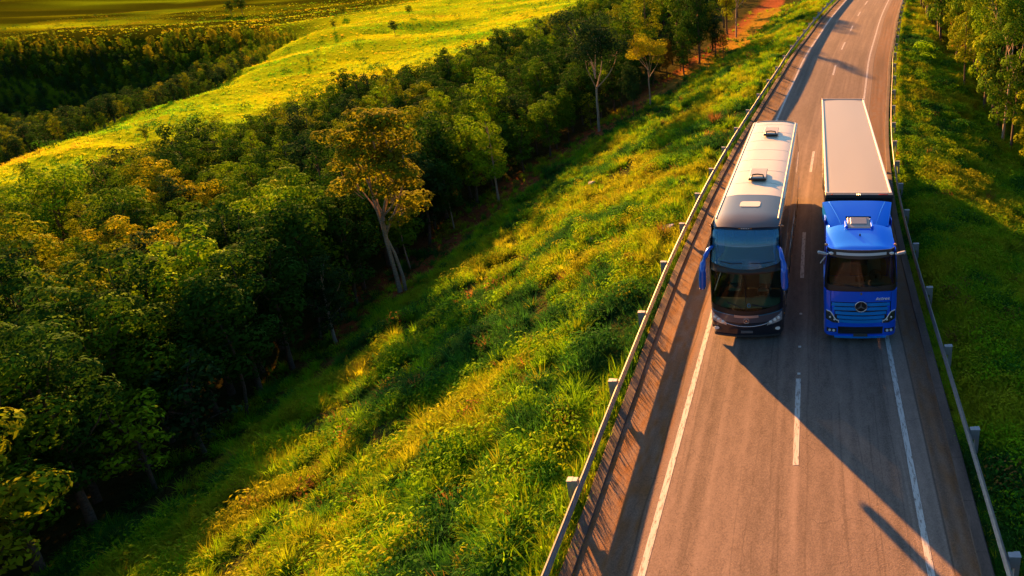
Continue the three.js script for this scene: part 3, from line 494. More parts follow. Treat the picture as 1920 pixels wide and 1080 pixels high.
// ------------------------------------------------------------------ grass, weeds, tussocks, shrubs, stones
const blades = (key, c, t = 0.5) => new THREE.MeshPhysicalMaterial({ name: key, color: new THREE.Color(...c), roughness: 1, transmission: t, thickness: 0, specularIntensity: 0.06, side: THREE.DoubleSide });
function tuft(n, len, wid, spread, seed, lean = 0.9, segs = 3) {
  const r = rngOf(seed), pos = [], nor = [], idx = [];
  for (let i = 0; i < n; i++) {
    const an = r() * 6.283, L = len * (0.55 + 0.6 * r()), b0 = V3(Math.cos(an) * spread * r() * 0.5, -0.05, Math.sin(an) * spread * r() * 0.5), dir = an + (r() - 0.5), out = lean * (0.4 + 0.8 * r()), side = V3(-Math.sin(dir), 0, Math.cos(dir)), w = wid * (0.7 + 0.6 * r());
    const s = pos.length / 3;
    for (let k = 0; k <= segs; k++) {
      const t = k / segs, bend = out * t * t, h = L * t * (1 - 0.28 * bend), p = b0.clone().add(V3(Math.cos(dir) * L * bend * 0.75, h, Math.sin(dir) * L * bend * 0.75)), ww = w * (1 - t * t * 0.96) * 0.5;
      for (const q of k === segs ? [0] : [-1, 1]) { pos.push(p.x + side.x * ww * q, p.y, p.z + side.z * ww * q); const nn = V3(-Math.cos(dir) * 0.5, 0.75, -Math.sin(dir) * 0.5).normalize(); nor.push(nn.x, nn.y, nn.z); }
    }
    for (let k = 0; k < segs - 1; k++) { const o = s + k * 2; idx.push(o, o + 1, o + 2, o + 1, o + 3, o + 2); }
    const o = s + (segs - 1) * 2; idx.push(o, o + 1, o + 2);
  }
  const g = new THREE.BufferGeometry(); g.setAttribute('position', new THREE.Float32BufferAttribute(pos, 3)); g.setAttribute('normal', new THREE.Float32BufferAttribute(nor, 3)); g.setIndex(idx); return g;
}
function weed(n, size, h, seed) {
  const c = []; const r = rngOf(seed); for (let i = 0; i < 4; i++) c.push([(r() - 0.5) * h, h * (0.3 + 0.4 * r()), (r() - 0.5) * h, h * 0.45, h * 0.4, h * 0.45, 1]);
  const g = foliage(c, n / (h * h * 0.5), size, seed); g.deleteAttribute('color'); return g;
}
const PALE = { lime: [0.2, 0.4, 0.005], green: [0.055, 0.2, 0.012], dark: [0.028, 0.115, 0.016], olive: [0.27, 0.37, 0.006], straw: [0.33, 0.36, 0.01], rust: [0.26, 0.13, 0.03] };
{
  const r = rngOf(808), Q = new THREE.Quaternion(), E = new THREE.Euler(), mt = new THREE.Matrix4(), C = new THREE.Color();
  const kinds = [tuft(17, 0.32, 0.036, 0.42, 1), tuft(20, 0.4, 0.032, 0.45, 2, 1.15), tuft(15, 0.28, 0.042, 0.45, 3, 1.3), tuft(22, 0.5, 0.03, 0.4, 4, 0.8), tuft(70, 0.55, 0.028, 0.6, 5, 0.95), tuft(60, 0.68, 0.026, 0.5, 6, 0.75), tuft(9, 0.95, 0.02, 0.25, 7, 0.45, 4)], weeds = [weed(70, 0.04, 0.5, 21), weed(84, 0.045, 0.6, 22)];
  const lists = kinds.map(() => []), wl = weeds.map(() => []), sl = weeds.map(() => []);
  const pickC = (x, a, side) => {
    const n = fbm(x * 0.16, a * 0.16, 3), m = fbm(x * 0.5 + 40, a * 0.5, 2), q = r() * 0.5 + n * 1.5 + m * 0.9;
    let k = q < -0.08 ? 'dark' : q < 0.1 ? 'green' : q < 0.32 ? 'lime' : q < 0.52 ? 'olive' : 'straw';
    if (r() < 0.02) k = 'rust'; if (r() < 0.03) k = 'straw';
    C.setRGB(...PALE[k]).multiplyScalar(0.85 + 0.5 * r()); return C.clone();
  };
  const place = (x, a, s, list, tilt = 0.25, sink = 0.03) => { const y = landHeight(x, -a); if (!inView(x, y, a)) return; list.push([x, y - sink, a, s, r() * 6.283, (r() - 0.5) * tilt, (r() - 0.5) * tilt, pickC(x, a)]); };
  // left bank
  for (let i = 0; i < 380000; i++) {
    const a = 6 + 130 * Math.pow(r(), 1.7), v = VALLEY(a), x = lerp(v - 3, roadX(a) + railL(a) + 0.28, r()), d = Math.hypot(a, x), { u, a: ra } = toRoad(x, -a);
    if (u > railL(ra) + 0.22) continue;
    const near = u > railL(ra) - 1.2, n = fbm(x * 0.45 + 7, a * 0.45, 2), t = x - v;
    if (t > -3 && t < (a > 44 ? 3.2 : 1.6) && a > 22 && r() > 0.1) continue;            // the dirt track stays bare
    if (a > 80 && t < 7 && r() > 0.12) continue;
    if (r() > Math.min(1, 46 / d) || (!near && (n < -0.12 || fbm(x * 0.95, a * 0.95, 2) < -0.1) && r() > 0.22)) continue;
    const s = (0.42 + 0.55 * r()) * (1 + n * 1.9) * (d > 60 ? 1.25 : 1) * (near ? 0.75 : 1) * (u > railL(ra) - 0.15 ? 0.9 : 1);
    place(x, a, s, lists[Math.floor(r() * (near ? 3 : 4))], 0.5);
    if (u > railL(ra) - 0.5 && u < railL(ra) + 0.1 && r() < 0.16) place(x, a, 0.45 + 0.65 * r(), lists[6], 0.4);
    if (!near && n > -0.12 && r() < 0.12) place(x, a, 0.55 + 0.75 * r(), lists[4 + Math.floor(r() * 2)], 0.4);
    if (!near && n > 0.0 && r() < 0.04) place(x + r() - 0.5, a + r() - 0.5, 0.6 + 1.0 * r(), wl[Math.floor(r() * 2)]);
  }
  // right verge and slope
  for (let i = 0; i < 190000; i++) {
    const a = 6 + 115 * Math.pow(r(), 1.6), x = roadX(a) + railR(a) - 0.12 + 14 * Math.pow(r(), 1.2), d = Math.hypot(a, x), { u, a: ra } = toRoad(x, -a);
    if (u < railR(ra) - 0.15 || r() > Math.min(1, 46 / d)) continue;
    const near = u < railR(ra) + 0.6, n = fbm(x * 0.45 + 7, a * 0.45, 2);
    place(x, a, (0.5 + 0.55 * r()) * (near ? 0.7 : 1) * (1 + n) * (d > 60 ? 1.25 : 1), lists[Math.floor(r() * (near ? 3 : 4))], 0.5);
    if (!near && n > -0.1 && r() < 0.05) place(x, a, 0.55 + 0.7 * r(), lists[4 + Math.floor(r() * 2)], 0.4);
    if (!near && r() < 0.07) place(x, a, 0.6 + 0.8 * r(), wl[Math.floor(r() * 2)]);
  }
  const put = (list, geo, mat, name, parent) => { if (!list.length) return; const im = shade(new THREE.InstancedMesh(geo, mat, list.length)); im.name = name; im.userData.kind = 'stuff'; list.forEach(([x, y, a, s, ry, rx, rz, c], i) => { im.setMatrixAt(i, mt.compose(V3(x, y, -a), Q.setFromEuler(E.set(rx, ry, rz)), V3(s, s, s))); im.setColorAt(i, c); }); parent.add(im); };
  const gm = blades('grass', [1, 1, 1], 0.5), wm = blades('weeds', [0.8, 0.8, 0.8], 0.4);
  const G = thing('bank_grass', 'long wild green and golden grass covering the banks on both sides of the road', 'grass'); G.userData.kind = 'stuff';
  lists.forEach((l, i) => put(l, kinds[i], gm, 'grass', G)); wl.forEach((l, i) => put(l, weeds[i], wm, 'weeds', G));
  // meadow beyond the forest: coarse tufts that catch the low sun
  const mlist = [[], []], blist = [[], []];
  for (let i = 0; i < 90000; i++) {
    const x = -64 - 350 * Math.pow(r(), 1.7), a = 60 + 330 * r(), me = MEADOW(a) - x;
    if (me < -6 || r() > Math.min(1, 150 / Math.hypot(x, a)) || x < -1.3 * a - 8) continue;
    const y = landHeight(x, -a); if (!inView(x, y, a, 2)) continue;
    if (y < -24.5 && a < 245 && r() < 0.8) continue;
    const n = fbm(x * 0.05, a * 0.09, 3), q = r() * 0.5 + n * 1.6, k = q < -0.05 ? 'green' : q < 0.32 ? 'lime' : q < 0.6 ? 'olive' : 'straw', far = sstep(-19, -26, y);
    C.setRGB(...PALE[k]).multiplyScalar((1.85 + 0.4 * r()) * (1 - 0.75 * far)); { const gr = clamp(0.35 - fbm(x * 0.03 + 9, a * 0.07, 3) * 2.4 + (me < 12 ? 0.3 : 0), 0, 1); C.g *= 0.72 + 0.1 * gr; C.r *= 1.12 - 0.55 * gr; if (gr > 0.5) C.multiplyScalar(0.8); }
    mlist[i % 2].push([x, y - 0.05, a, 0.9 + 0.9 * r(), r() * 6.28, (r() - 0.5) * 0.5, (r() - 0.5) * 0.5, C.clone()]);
    if (r() < 0.008) { C.setRGB(...PALE[r() < 0.7 ? 'green' : 'dark']).multiplyScalar(0.7); blist[i % 2].push([x, y - 0.1, a, 1.2 + 2.2 * r(), r() * 6.28, 0, 0, C.clone()]); }
  }
  const MG = thing('meadow_grass', 'bright yellow-green pasture grass with low scrub beyond the forest', 'grass'); MG.userData.kind = 'stuff';
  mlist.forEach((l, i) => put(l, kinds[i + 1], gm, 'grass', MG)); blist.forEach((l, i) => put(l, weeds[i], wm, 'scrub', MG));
}
{ // tussocks, shrubs and stones that stand out on the banks
  const g1 = tuft(150, 1.05, 0.032, 0.7, 61, 0.75, 4), g2 = tuft(110, 0.8, 0.035, 0.7, 62, 1.1, 4), sh = weed(330, 0.075, 1.0, 63), mats = {};
  const mat = (k) => (mats[k] ??= blades('tussock_' + k, PALE[k], 0.5));
  for (const [x, a, k, s, lab, g = g1] of [
    [-7.9, 51, 'rust', 1.25, 'big orange-brown grass tussock just left of the far guardrail'], [-9.1, 45.7, 'green', 1.1, 'dark green tussock left of the guardrail abreast of the bus rear', g2], [-11.8, 39.5, 'lime', 1.1, 'bright green tussock on the bank left of the bus'], [-8.1, 33, 'lime', 0.9, 'light green tussock near the guardrail left of the bus roof'], [-10.9, 29.8, 'straw', 0.9, 'straw coloured tussock on the bank below the bus front'], [-12.3, 29.4, 'rust', 0.7, 'reddish brown dry tussock halfway down the bank'], [-16.1, 29.7, 'straw', 0.8, 'pale dry tussock low on the sunlit bank'], [-9.6, 43.2, 'dark', 1.2, 'large dark tussock beside the grey stone by the guardrail', g2], [-15.9, 48.3, 'olive', 0.9, 'olive tussock high on the middle of the bank', g2], [-10.4, 36.2, 'green', 1.15, 'green spiky tussock on the upper bank left of the bus', g2], [-13.7, 42.5, 'lime', 1.0, 'yellow-green tussock above the grey slab', g2], [-9.9, 19.5, 'rust', 0.55, 'small rusty tussock near the lower left guardrail post'],
    [10.2, 37.3, 'rust', 0.85, 'orange-brown tussock on the right slope beside the truck'], [8.2, 49, 'straw', 0.8, 'straw tussock right of the guardrail by the trailer rear'], [8.5, 29, 'lime', 0.9, 'light green tussock right of the truck cab', g2], [6.4, 33, 'green', 1.1, 'dark green spiky tussock against the right guardrail', g2], [8, 58.7, 'straw', 1.0, 'dry golden tussock by the far right guardrail'], [7.6, 24.4, 'dark', 0.9, 'dark tussock right of the truck front', g2]]) { const o = part('grass_tussock', g, mat(k), scene); o.name = numbered('grass_tussock'); o.userData = { label: lab, category: 'grass tussock' }; o.position.set(x, landHeight(x, -a) - 0.05, -a); o.scale.setScalar(s); o.rotation.y = a; }
  for (const [x, a, k, s, lab] of [[-21.9, 45.2, 'lime', 1.1, 'round yellow-green shrub standing alone at the lower edge of the bank'], [-25.1, 45.3, 'green', 0.9, 'dark shrub beside the dirt track below the lone round shrub'], [-26.2, 43.2, 'dark', 0.8, 'low dark shrub by the dirt track near the forked tree'], [-17.6, 46.4, 'olive', 0.7, 'small olive shrub beside the grey slab'], [-12.8, 33.4, 'lime', 0.6, 'small light shrub in the middle of the bank'], [-19.5, 55, 'green', 0.8, 'green shrub on the far part of the bank above the track'], [-16.3, 62, 'green', 0.9, 'dark green bush on the shaded bank above the track'], [11.7, 70.5, 'lime', 1.5, 'light green bush at the top of the right slope'], [11.6, 67.6, 'lime', 1.3, 'yellow-green bush just below the other bush on the right slope'], [11.5, 50, 'green', 1.2, 'green bush in the middle of the right slope'], [8.9, 42.8, 'olive', 0.9, 'leggy olive shrub on the right slope by the trailer'], [12.6, 58, 'straw', 1.1, 'golden bush at the left corner of the right wood'], [5.6, 18.3, 'lime', 0.42, 'little yellow-leaved plant leaning over the right guardrail']]) { const o = part('shrub', sh, mat(k), scene); o.name = numbered('shrub'); o.userData = { label: lab, category: 'shrub' }; o.position.set(x, landHeight(x, -a) - 0.1, -a); o.scale.setScalar(s); o.rotation.y = x; }
  const stoneG = (seed) => { const g = new THREE.IcosahedronGeometry(0.5, 3), p = g.attributes.position, v = V3(); for (let i = 0; i < p.count; i++) { v.fromBufferAttribute(p, i); const k = 1 + 0.35 * noise(v.x * 3 + seed, v.y * 3, v.z * 3) + 0.12 * noise(v.x * 9, v.y * 9 + seed, v.z * 9); v.multiplyScalar(k); v.y = Math.max(-0.3, Math.min(v.y, 0.26 + 0.1 * v.x)); p.setXYZ(i, v.x, v.y, v.z); } g.computeVertexNormals(); return g; };
  const sm = M([0.3, 0.27, 0.26], 0.9, 0, { bumpMap: barkTex, bumpScale: 0.02 });
  for (const [x, a, s, lab] of [[-17.3, 49, 1.0, 'flat grey stone slab half buried on the upper bank'], [-7.5, 31.2, 0.9, 'grey stone among the grass beside the left guardrail'], [-12.2, 33.9, 0.7, 'small grey stone on the bank left of the bus']]) { const o = part('stone', stoneG(a), sm, scene); o.name = numbered('stone'); o.userData = { label: lab, category: 'stone' }; o.position.set(x, landHeight(x, -a) + 0.06, -a); o.scale.set(s, s * 0.45, s * 0.7); o.rotation.set(0.1, a, 0.35); }
}
// ------------------------------------------------------------------ vehicle helpers
const font = await new FontLoader().loadAsync('fonts/droid/droid_sans_bold.typeface.json');
const glassM = (tint, rough = 0.03, ior = 1.55) => new THREE.MeshPhysicalMaterial({ color: new THREE.Color(...tint), roughness: rough, transmission: 1, thickness: 0, ior, side: THREE.DoubleSide });
const rubber = M([0.018, 0.017, 0.017], 0.85), black = M([0.012, 0.012, 0.014], 0.35), chrome = M([0.75, 0.72, 0.7], 0.16, 1), lampGlass = glassM([0.95, 0.95, 0.95]), seatM = M([0.1, 0.14, 0.17], 0.9), darkTrim = M([0.03, 0.03, 0.032], 0.7), alloy = M([0.45, 0.44, 0.43], 0.35, 0.9), redLamp = M([0.4, 0.01, 0.01], 0.25, 0, { clearcoat: 1 }), amberLamp = M([0.75, 0.24, 0.03], 0.25, 0, { clearcoat: 1 }), whiteLamp = M([0.8, 0.8, 0.78], 0.2, 0, { clearcoat: 1 });
const paintM = (c, r = 0.28) => new THREE.MeshPhysicalMaterial({ color: new THREE.Color(...c), roughness: r, metalness: 0.15, clearcoat: 1, clearcoatRoughness: 0.05 });
// a panel on a front face z = Z(x, h), between x0..x1 and the height curves h0(t)..h1(t), t = 0..1 from x0 to x1
function facePanel(Z, x0, x1, h0, h1, off, nu = 24, nv = 8, thick = 0.02) {
  const H0 = typeof h0 === 'function' ? h0 : () => h0, H1 = typeof h1 === 'function' ? h1 : () => h1;
  return sheet((u, v) => { const h = lerp(H0(u), H1(u), v), X = (t) => (typeof t === 'function' ? t(h) : t), x = lerp(X(x0), X(x1), u), e = 0.004, z = Z(x, h), zx = (Z(x + e, h) - Z(x - e, h)) / (2 * e), zh = (Z(x, h + e) - Z(x, h - e)) / (2 * e), n = V3(-zx, -zh, 1).normalize(); return V3(x, h, z).addScaledVector(n, off); }, nu, nv, thick);
}
function faceTube(Z, pts, r, off, seg = 6) { return tube(pts.map(([x, h]) => V3(x, h, Z(x, h) + off)), r, seg); }
function wheel(parent, x, y, z, r, w, inward) {
  const prof = [[r * 0.56, -w / 2], [r * 0.86, -w / 2], [r * 0.97, -w / 2 + 0.03], [r, -w / 2 + 0.07], [r, w / 2 - 0.07], [r * 0.97, w / 2 - 0.03], [r * 0.86, w / 2], [r * 0.56, w / 2]].map(([a, b]) => new THREE.Vector2(a, b));
  const t = part('wheel', new THREE.LatheGeometry(prof, 36).rotateZ(Math.PI / 2), rubber, parent); t.position.set(x, y, z);
  const s = inward, rim = [new THREE.LatheGeometry([[0.02, 0.05], [r * 0.2, 0.06], [r * 0.24, 0.01], [r * 0.44, -0.03], [r * 0.52, 0.05], [r * 0.58, 0.07], [r * 0.58, -0.1]].map(([a, b]) => new THREE.Vector2(a, b)), 28).rotateZ(-s * Math.PI / 2).translate(s * (w / 2 - 0.06), 0, 0)];
  part('rim', rim, alloy, t);
  const nuts = []; for (let k = 0; k < 10; k++) nuts.push(new THREE.CylinderGeometry(0.016, 0.018, 0.04, 6).rotateZ(Math.PI / 2).translate(s * (w / 2 - 0.02), Math.cos(k * 0.6283) * r * 0.34, Math.sin(k * 0.6283) * r * 0.34)); part('wheel_nuts', nuts, chrome, t).userData.kind = 'stuff';
  return t;
}
// a three-pointed star in a ring, facing +z
function starBadge(R) {
  const g = [new THREE.TorusGeometry(R, R * 0.09, 8, 40)];
  for (let k = 0; k < 3; k++) { const s = new THREE.Shape(); s.moveTo(0, R * 0.98); s.lineTo(R * 0.13, R * 0.1); s.lineTo(0, 0); s.lineTo(-R * 0.13, R * 0.1); s.closePath(); g.push(new THREE.ExtrudeGeometry(s, { depth: R * 0.06, bevelEnabled: true, bevelSize: R * 0.02, bevelThickness: R * 0.05, bevelSegments: 1 }).rotateZ(k * 2.0944)); }
  return merge(g);
}
// a flat side wall at x, outline in (z, h) with holes, thickness t
function sideWall(outline, holes, t, bevel = 0) {
  const s = new THREE.Shape(outline.map(([z, h]) => new THREE.Vector2(z, h)));
  for (const h of holes) s.holes.push(new THREE.Path(h.map(([z, y]) => new THREE.Vector2(z, y))));
  return new THREE.ExtrudeGeometry(s, { depth: t, bevelEnabled: bevel > 0, bevelSize: bevel, bevelThickness: bevel, bevelSegments: 1, curveSegments: 8 }).rotateY(-Math.PI / 2).scale(1, 1, 1); // z -> +z, depth along -x
}
const rrect = (z0, z1, h0, h1, r = 0.06) => { const o = []; for (const [cz, ch, a0] of [[z1 - r, h1 - r, 0], [z0 + r, h1 - r, 1], [z0 + r, h0 + r, 2], [z1 - r, h0 + r, 3]]) for (let k = 0; k <= 4; k++) { const an = (a0 + k / 4) * Math.PI / 2; o.push([cz + r * Math.cos(an), ch + r * Math.sin(an)]); } return o; };
const archCut = (zc, r, h0, n = 12) => { const o = []; for (let k = 0; k <= n; k++) { const an = Math.PI * (1 - k / n); o.push([zc + r * Math.cos(an), h0 + r * Math.sin(an)]); } return o; };

// ------------------------------------------------------------------ the double-deck coach
{
  const BX = -2.45, BZ = -20.75, LEN = 14.45, HW = 1.275, ROOF = 4.34;
  const t = thing('coach_bus', 'dark double-deck coach with a silvery white roof and blue mirrors in the left lane', 'bus', [BX, 0, BZ], -0.018);
  const navy = paintM([0.016, 0.017, 0.028]), navyMid = paintM([0.075, 0.072, 0.095], 0.3), white = M([0.55, 0.5, 0.39], 0.45, 0, { clearcoat: 0.25, clearcoatRoughness: 0.15 }), blue = paintM([0.012, 0.12, 0.62], 0.22), tealM = paintM([0.05, 0.17, 0.28], 0.25), silver = M([0.5, 0.42, 0.4], 0.3, 0.6);
  const hw = (h) => HW - 0.075 * sstep(2.4, 4.2, h) - 0.02 * sstep(0.7, 0.2, h);
  const Zf = (x, h) => { // front face: raked upper deck, bulged plan, round corners
    let z = -0.07 * sstep(0.75, 0.2, h) ; if (h > 1.15) z -= (Math.min(h, 2.72) - 1.15) * 0.05; if (h > 2.72) z -= 0.03 + (h - 2.72) * 0.2 + Math.max(0, h - 3.6) ** 2 * 0.6;
    const w = hw(h), ax = Math.abs(x), R = 0.2; z -= 0.2 * (ax / w) ** 2; if (ax > w - R) { const q = Math.min(1, (ax - w + R) / R); z -= R * 0.95 * (1 - Math.sqrt(Math.max(0, 1 - q * q))); }
    return z;
  };
  const X = (k) => (h) => k * hw(h), sm = (u) => (2 * u - 1) ** 2;
  // heights of the horizontal joints (curved: low in the middle)
  const J0 = 0.2, J1 = (u) => 0.74 - 0.12 * sm(u) * -1, J2 = (u) => 1.0 + 0.16 * sm(u), J3 = (u) => 1.2 + 0.26 * sm(u), J4 = (u) => 2.6 + 0.1 * sm(u), J5 = (u) => 2.76 + 0.2 * sm(u), J6 = (u) => 4.08 - 0.03 * sm(u);
  const FP = (a, b, h0, h1, off = 0, nu = 40, nv = 8, th = 0.03) => facePanel(Zf, X(a), X(b), h0, h1, off, nu, nv, th);
  const LO = (a, b, J) => (u) => J((lerp(a, b, u) + 1) / 2); // joint curve over part of the width
  const bumper = part('bumper', FP(-1, 1, J0, (u) => J1(u) - 0.006), navy, t);
  part('lower_lip', FP(-0.93, 0.93, 0.14, 0.22, 0.03, 30, 3), darkTrim, bumper);
  part('front_panel', FP(-1, 1, J1, J2, 0.004), navyMid, t);
  part('trim_line', FP(-0.97, -0.34, LO(-0.97, -0.34, (u) => J2(u) + 0.004), LO(-0.97, -0.34, (u) => J2(u) + 0.036), 0.008, 20, 2, 0.012), tealM, t);
  part('trim_line', FP(0.34, 0.97, LO(0.34, 0.97, (u) => J2(u) + 0.004), LO(0.34, 0.97, (u) => J2(u) + 0.036), 0.008, 20, 2, 0.012), tealM, t);
  part('chrome_strip', FP(-0.335, 0.335, LO(-0.335, 0.335, (u) => J2(u) - 0.055), LO(-0.335, 0.335, (u) => J2(u) + 0.035), 0.016, 14, 3, 0.02), silver, t);
  part('scuttle_panel', FP(-1, 1, (u) => J2(u) + 0.04, J3, -0.004), black, t);
  part('windscreen_lower', FP(-0.955, 0.955, (u) => LO(-0.955, 0.955, J3)(u) + 0.01, (u) => LO(-0.955, 0.955, J4)(u) - 0.01, 0.004, 40, 14, 0.006), glassM([0.75, 0.88, 0.75], 0.02, 1.3), t);
  part('windscreen_upper', FP(-0.95, 0.95, (u) => LO(-0.95, 0.95, J5)(u) + 0.01, (u) => LO(-0.95, 0.95, J6)(u) - 0.01, 0.004, 40, 14, 0.006), new THREE.MeshPhysicalMaterial({ color: new THREE.Color(0.24, 0.7, 0.95), roughness: 0.03, metalness: 0.22, transmission: 1, thickness: 0, ior: 1.5, side: THREE.DoubleSide }), t);
  part('deck_band', FP(-1, 1, J4, J5, 0.008, 40, 4), black, t);
  for (const s of [-1, 1]) {
    const [a, b] = s < 0 ? [-1, -0.955] : [0.955, 1];
    part('pillar', FP(a, b, LO(a, b, J3), LO(a, b, J4), 0.006, 8, 14), black, t);
    const [c, d] = s < 0 ? [-1, -0.95] : [0.95, 1];
    part('pillar', FP(c, d, LO(c, d, J5), LO(c, d, J6), 0.006, 8, 14), black, t);
    // swept headlight: dark tray, lens, two bowls
    const [p, q] = s < 0 ? [-0.97, -0.56] : [0.56, 0.97], out = (u) => (s < 0 ? 1 - u : u);
    const hl = part('headlight', FP(p, q, (u) => 0.62 + 0.15 * out(u), (u) => 0.72 + 0.36 * out(u), 0.012, 14, 5, 0.02), M([0.75, 0.76, 0.78], 0.25, 0.5), t);
    part('lens', FP(p, q, (u) => 0.62 + 0.15 * out(u), (u) => 0.72 + 0.36 * out(u), 0.024, 14, 5, 0.006), lampGlass, hl);
    for (const k of [0.66, 0.78, 0.88]) { const x = s * k * HW, h = 0.69 + 0.62 * (k - 0.56); part('bulb', new THREE.SphereGeometry(0.06, 12, 8).scale(1, 1, 0.4).translate(x, h, Zf(x, h) + 0.018), whiteLamp, hl); }
    const fx = s * 0.85 * HW; const fog = part('fog_lamp', [new THREE.CylinderGeometry(0.06, 0.06, 0.04, 16).rotateX(Math.PI / 2).scale(1.5, 1, 1).translate(fx, 0.45, Zf(fx, 0.45) + 0.01)], whiteLamp, t);
    part('surround', FP(s < 0 ? -0.95 : 0.72, s < 0 ? -0.72 : 0.95, 0.36, 0.54, 0.004, 8, 3, 0.01), darkTrim, fog);
    part('marker_lamp', box(0.14, 0.045, 0.05, s * 0.9, 4.17, -0.9, 0.02), amberLamp, t).rotation.set(0, 0, -s * 0.08);
  }
  part('chrome_swoosh', faceTube(Zf, Array.from({ length: 25 }, (_, i) => { const u = -0.56 + 1.12 * i / 24; return [u * HW, 0.6 + 0.11 * (u / 0.56) ** 2]; }), 0.016, 0.02), chrome, t);
  const star = part('star_emblem', starBadge(0.095), chrome, t); star.position.set(0, 0.83, Zf(0, 0.83) + 0.02);
  part('number_plate', box(0.42, 0.1, 0.012, 0, 0.36, Zf(0, 0.36) + 0.02, 0.004), M([0.12, 0.12, 0.13], 0.5), t);
  // wipers and small blue oval sticker behind the glass
  for (const [x0, x1, h0, hb] of [[-0.08, -0.62, 1.3, 1.42], [0.98, 0.2, 1.4, 1.36]]) { const w = part('wiper', faceTube(Zf, [[x0, h0], [lerp(x0, x1, 0.5), hb + 0.03], [x1, hb + 0.1]], 0.012, 0.035), black, t); part('blade', faceTube(Zf, [[lerp(x0, x1, 0.45), hb], [x1 * 1.05, hb + 0.13]], 0.014, 0.022), rubber, w); }
  for (const [x0, x1] of [[-0.85, -0.1], [0.95, 0.2]]) part('wiper', faceTube(Zf, [[x0, 3.02], [lerp(x0, x1, 0.5), 2.98], [x1, 3.0]], 0.012, 0.03), black, t);
  part('windscreen_divider', faceTube(Zf, [[0, 1.22], [0, 1.9], [0, 2.6]], 0.012, 0.006, 5), black, t);
  const oval = part('oval_sticker', new THREE.TorusGeometry(0.055, 0.02, 8, 24).scale(0.8, 1.25, 0.4), M([0.03, 0.25, 0.9], 0.5), t); oval.position.set(0.1, 1.42, Zf(0.1, 1.42) - 0.02);
  // roof: one crowned skin, dark cap in front, silvery behind, gutters along both sides
  const roofZ0 = -0.52;
  const roofY = (x, z) => { const q = Math.min(1, Math.abs(x) / 1.2), d = clamp((roofZ0 - 0.95 - z) / -0.95, 0, 1); return ROOF - 0.14 * q ** 3.2 - 0.17 * d ** 2; };
  const roofW = (z) => 1.2 - 0.02 * sstep(-1.6, -0.5, z);
  const capFront = (x) => Zf(clamp(x, -1.17, 1.17), 4.08);
  const roofSkin = (z0, z1, nu, nv, lift = 0) => sheet((u, v) => { const zz = lerp(typeof z0 === 'function' ? 0 : z0, z1, v), w = roofW(zz), x = lerp(-w, w, u), za = typeof z0 === 'function' ? z0(x) : z0, z = lerp(za, z1, v); return V3(x, roofY(x, z) + lift, z); }, nu, nv, 0.03);
  const capM = M([0.02, 0.02, 0.03], 0.4, 0, { clearcoat: 0.35, clearcoatRoughness: 0.12 });
  const cap = part('roof_cap', roofSkin((x) => capFront(x) + 0.01, -3.25, 32, 16), capM, t);
  part('cap_visor', FP(-1, 1, J6, (u) => 4.18 - 0.10 * sm(u), 0.006, 32, 4), navy, cap);
  const roof = part('roof', roofSkin(-3.26, -LEN + 0.08, 32, 40), white, t);
  for (const s of [-1, 1]) {
    part('roof_gutter', tube(Array.from({ length: 30 }, (_, i) => { const z = lerp(-1.2, -LEN + 0.15, i / 29); return V3(s * 1.1, roofY(1.1, z) + 0.012, z); }), 0.028, 8), white, roof);
    part('roof_edge', sheet((u, v) => { const z = lerp(-0.75, -LEN + 0.05, v), an = u * Math.PI / 2; return V3(s * (1.18 + 0.03 * Math.sin(an)), 4.06 + 0.145 * Math.cos(an), z); }, 6, 30, 0.02), navyMid, roof);
  }
  part('roof_rear_rim', tube(Array.from({ length: 20 }, (_, i) => { const x = lerp(-1.0, 1.0, i / 19); return V3(x, roofY(x, -14) + 0.012, -LEN + 0.17); }), 0.03, 8), white, roof);
  for (let k = 0; k < 7; k++) { const z = -4.6 - k * 1.5; part('roof_rib', sheet((u, v) => { const x = lerp(-0.98, 0.98, u), z2 = z + lerp(0.012, -0.012, v); return V3(x, roofY(x, z2) + 0.006, z2); }, 20, 1, 0.006), white, roof); }
  for (const [z, n] of [[-5.15, 'front'], [-11.7, 'rear']]) {
    const h = part('roof_hatch', [box(0.64, 0.09, 0.95, 0, ROOF + 0.06, z - 0.1, 0.04)], white, roof);
    part('hatch_lid', new RoundedBoxGeometry(0.7, 0.05, 0.95, 2, 0.024).rotateX(0.09).translate(0, ROOF + 0.17, z - 0.08), M([0.5, 0.46, 0.38], 0.45), h);
    part('hatch_seal', [box(0.72, 0.09, 0.07, 0, ROOF + 0.09, z + 0.42, 0.03)], black, h);
    part('hatch_handle', tube([V3(-0.26, ROOF + 0.13, z + 0.38), V3(-0.22, ROOF + 0.215, z + 0.22), V3(0, ROOF + 0.225, z + 0.16), V3(0.22, ROOF + 0.215, z + 0.22), V3(0.26, ROOF + 0.13, z + 0.38)], 0.03, 7), black, h);
  }
  part('roof_vent', new THREE.ExtrudeGeometry(new THREE.Shape(rrect(-0.36, 0.36, -0.25, 0.25, 0.1).map(([a, b]) => new THREE.Vector2(a, b))), { depth: 0.03, bevelEnabled: true, bevelSize: 0.01, bevelThickness: 0.01, bevelSegments: 2 }).rotateX(-Math.PI / 2).translate(0, ROOF - 0.02, -2.25), white, cap);
  const strip = part('destination_lamps', FP(-0.23, 0.23, 4.11, 4.155, 0.03, 10, 2, 0.03), darkTrim, cap);
  for (let k = 0; k < 6; k++) part('lamp', box(0.055, 0.026, 0.02, -0.2 + k * 0.08, 4.132, Zf(-0.2 + k * 0.08, 4.13) + 0.045, 0.008), k % 5 ? whiteLamp : amberLamp, strip);
  // sides
  const axles = [-2.3, -4.0, -9.9, -11.25];
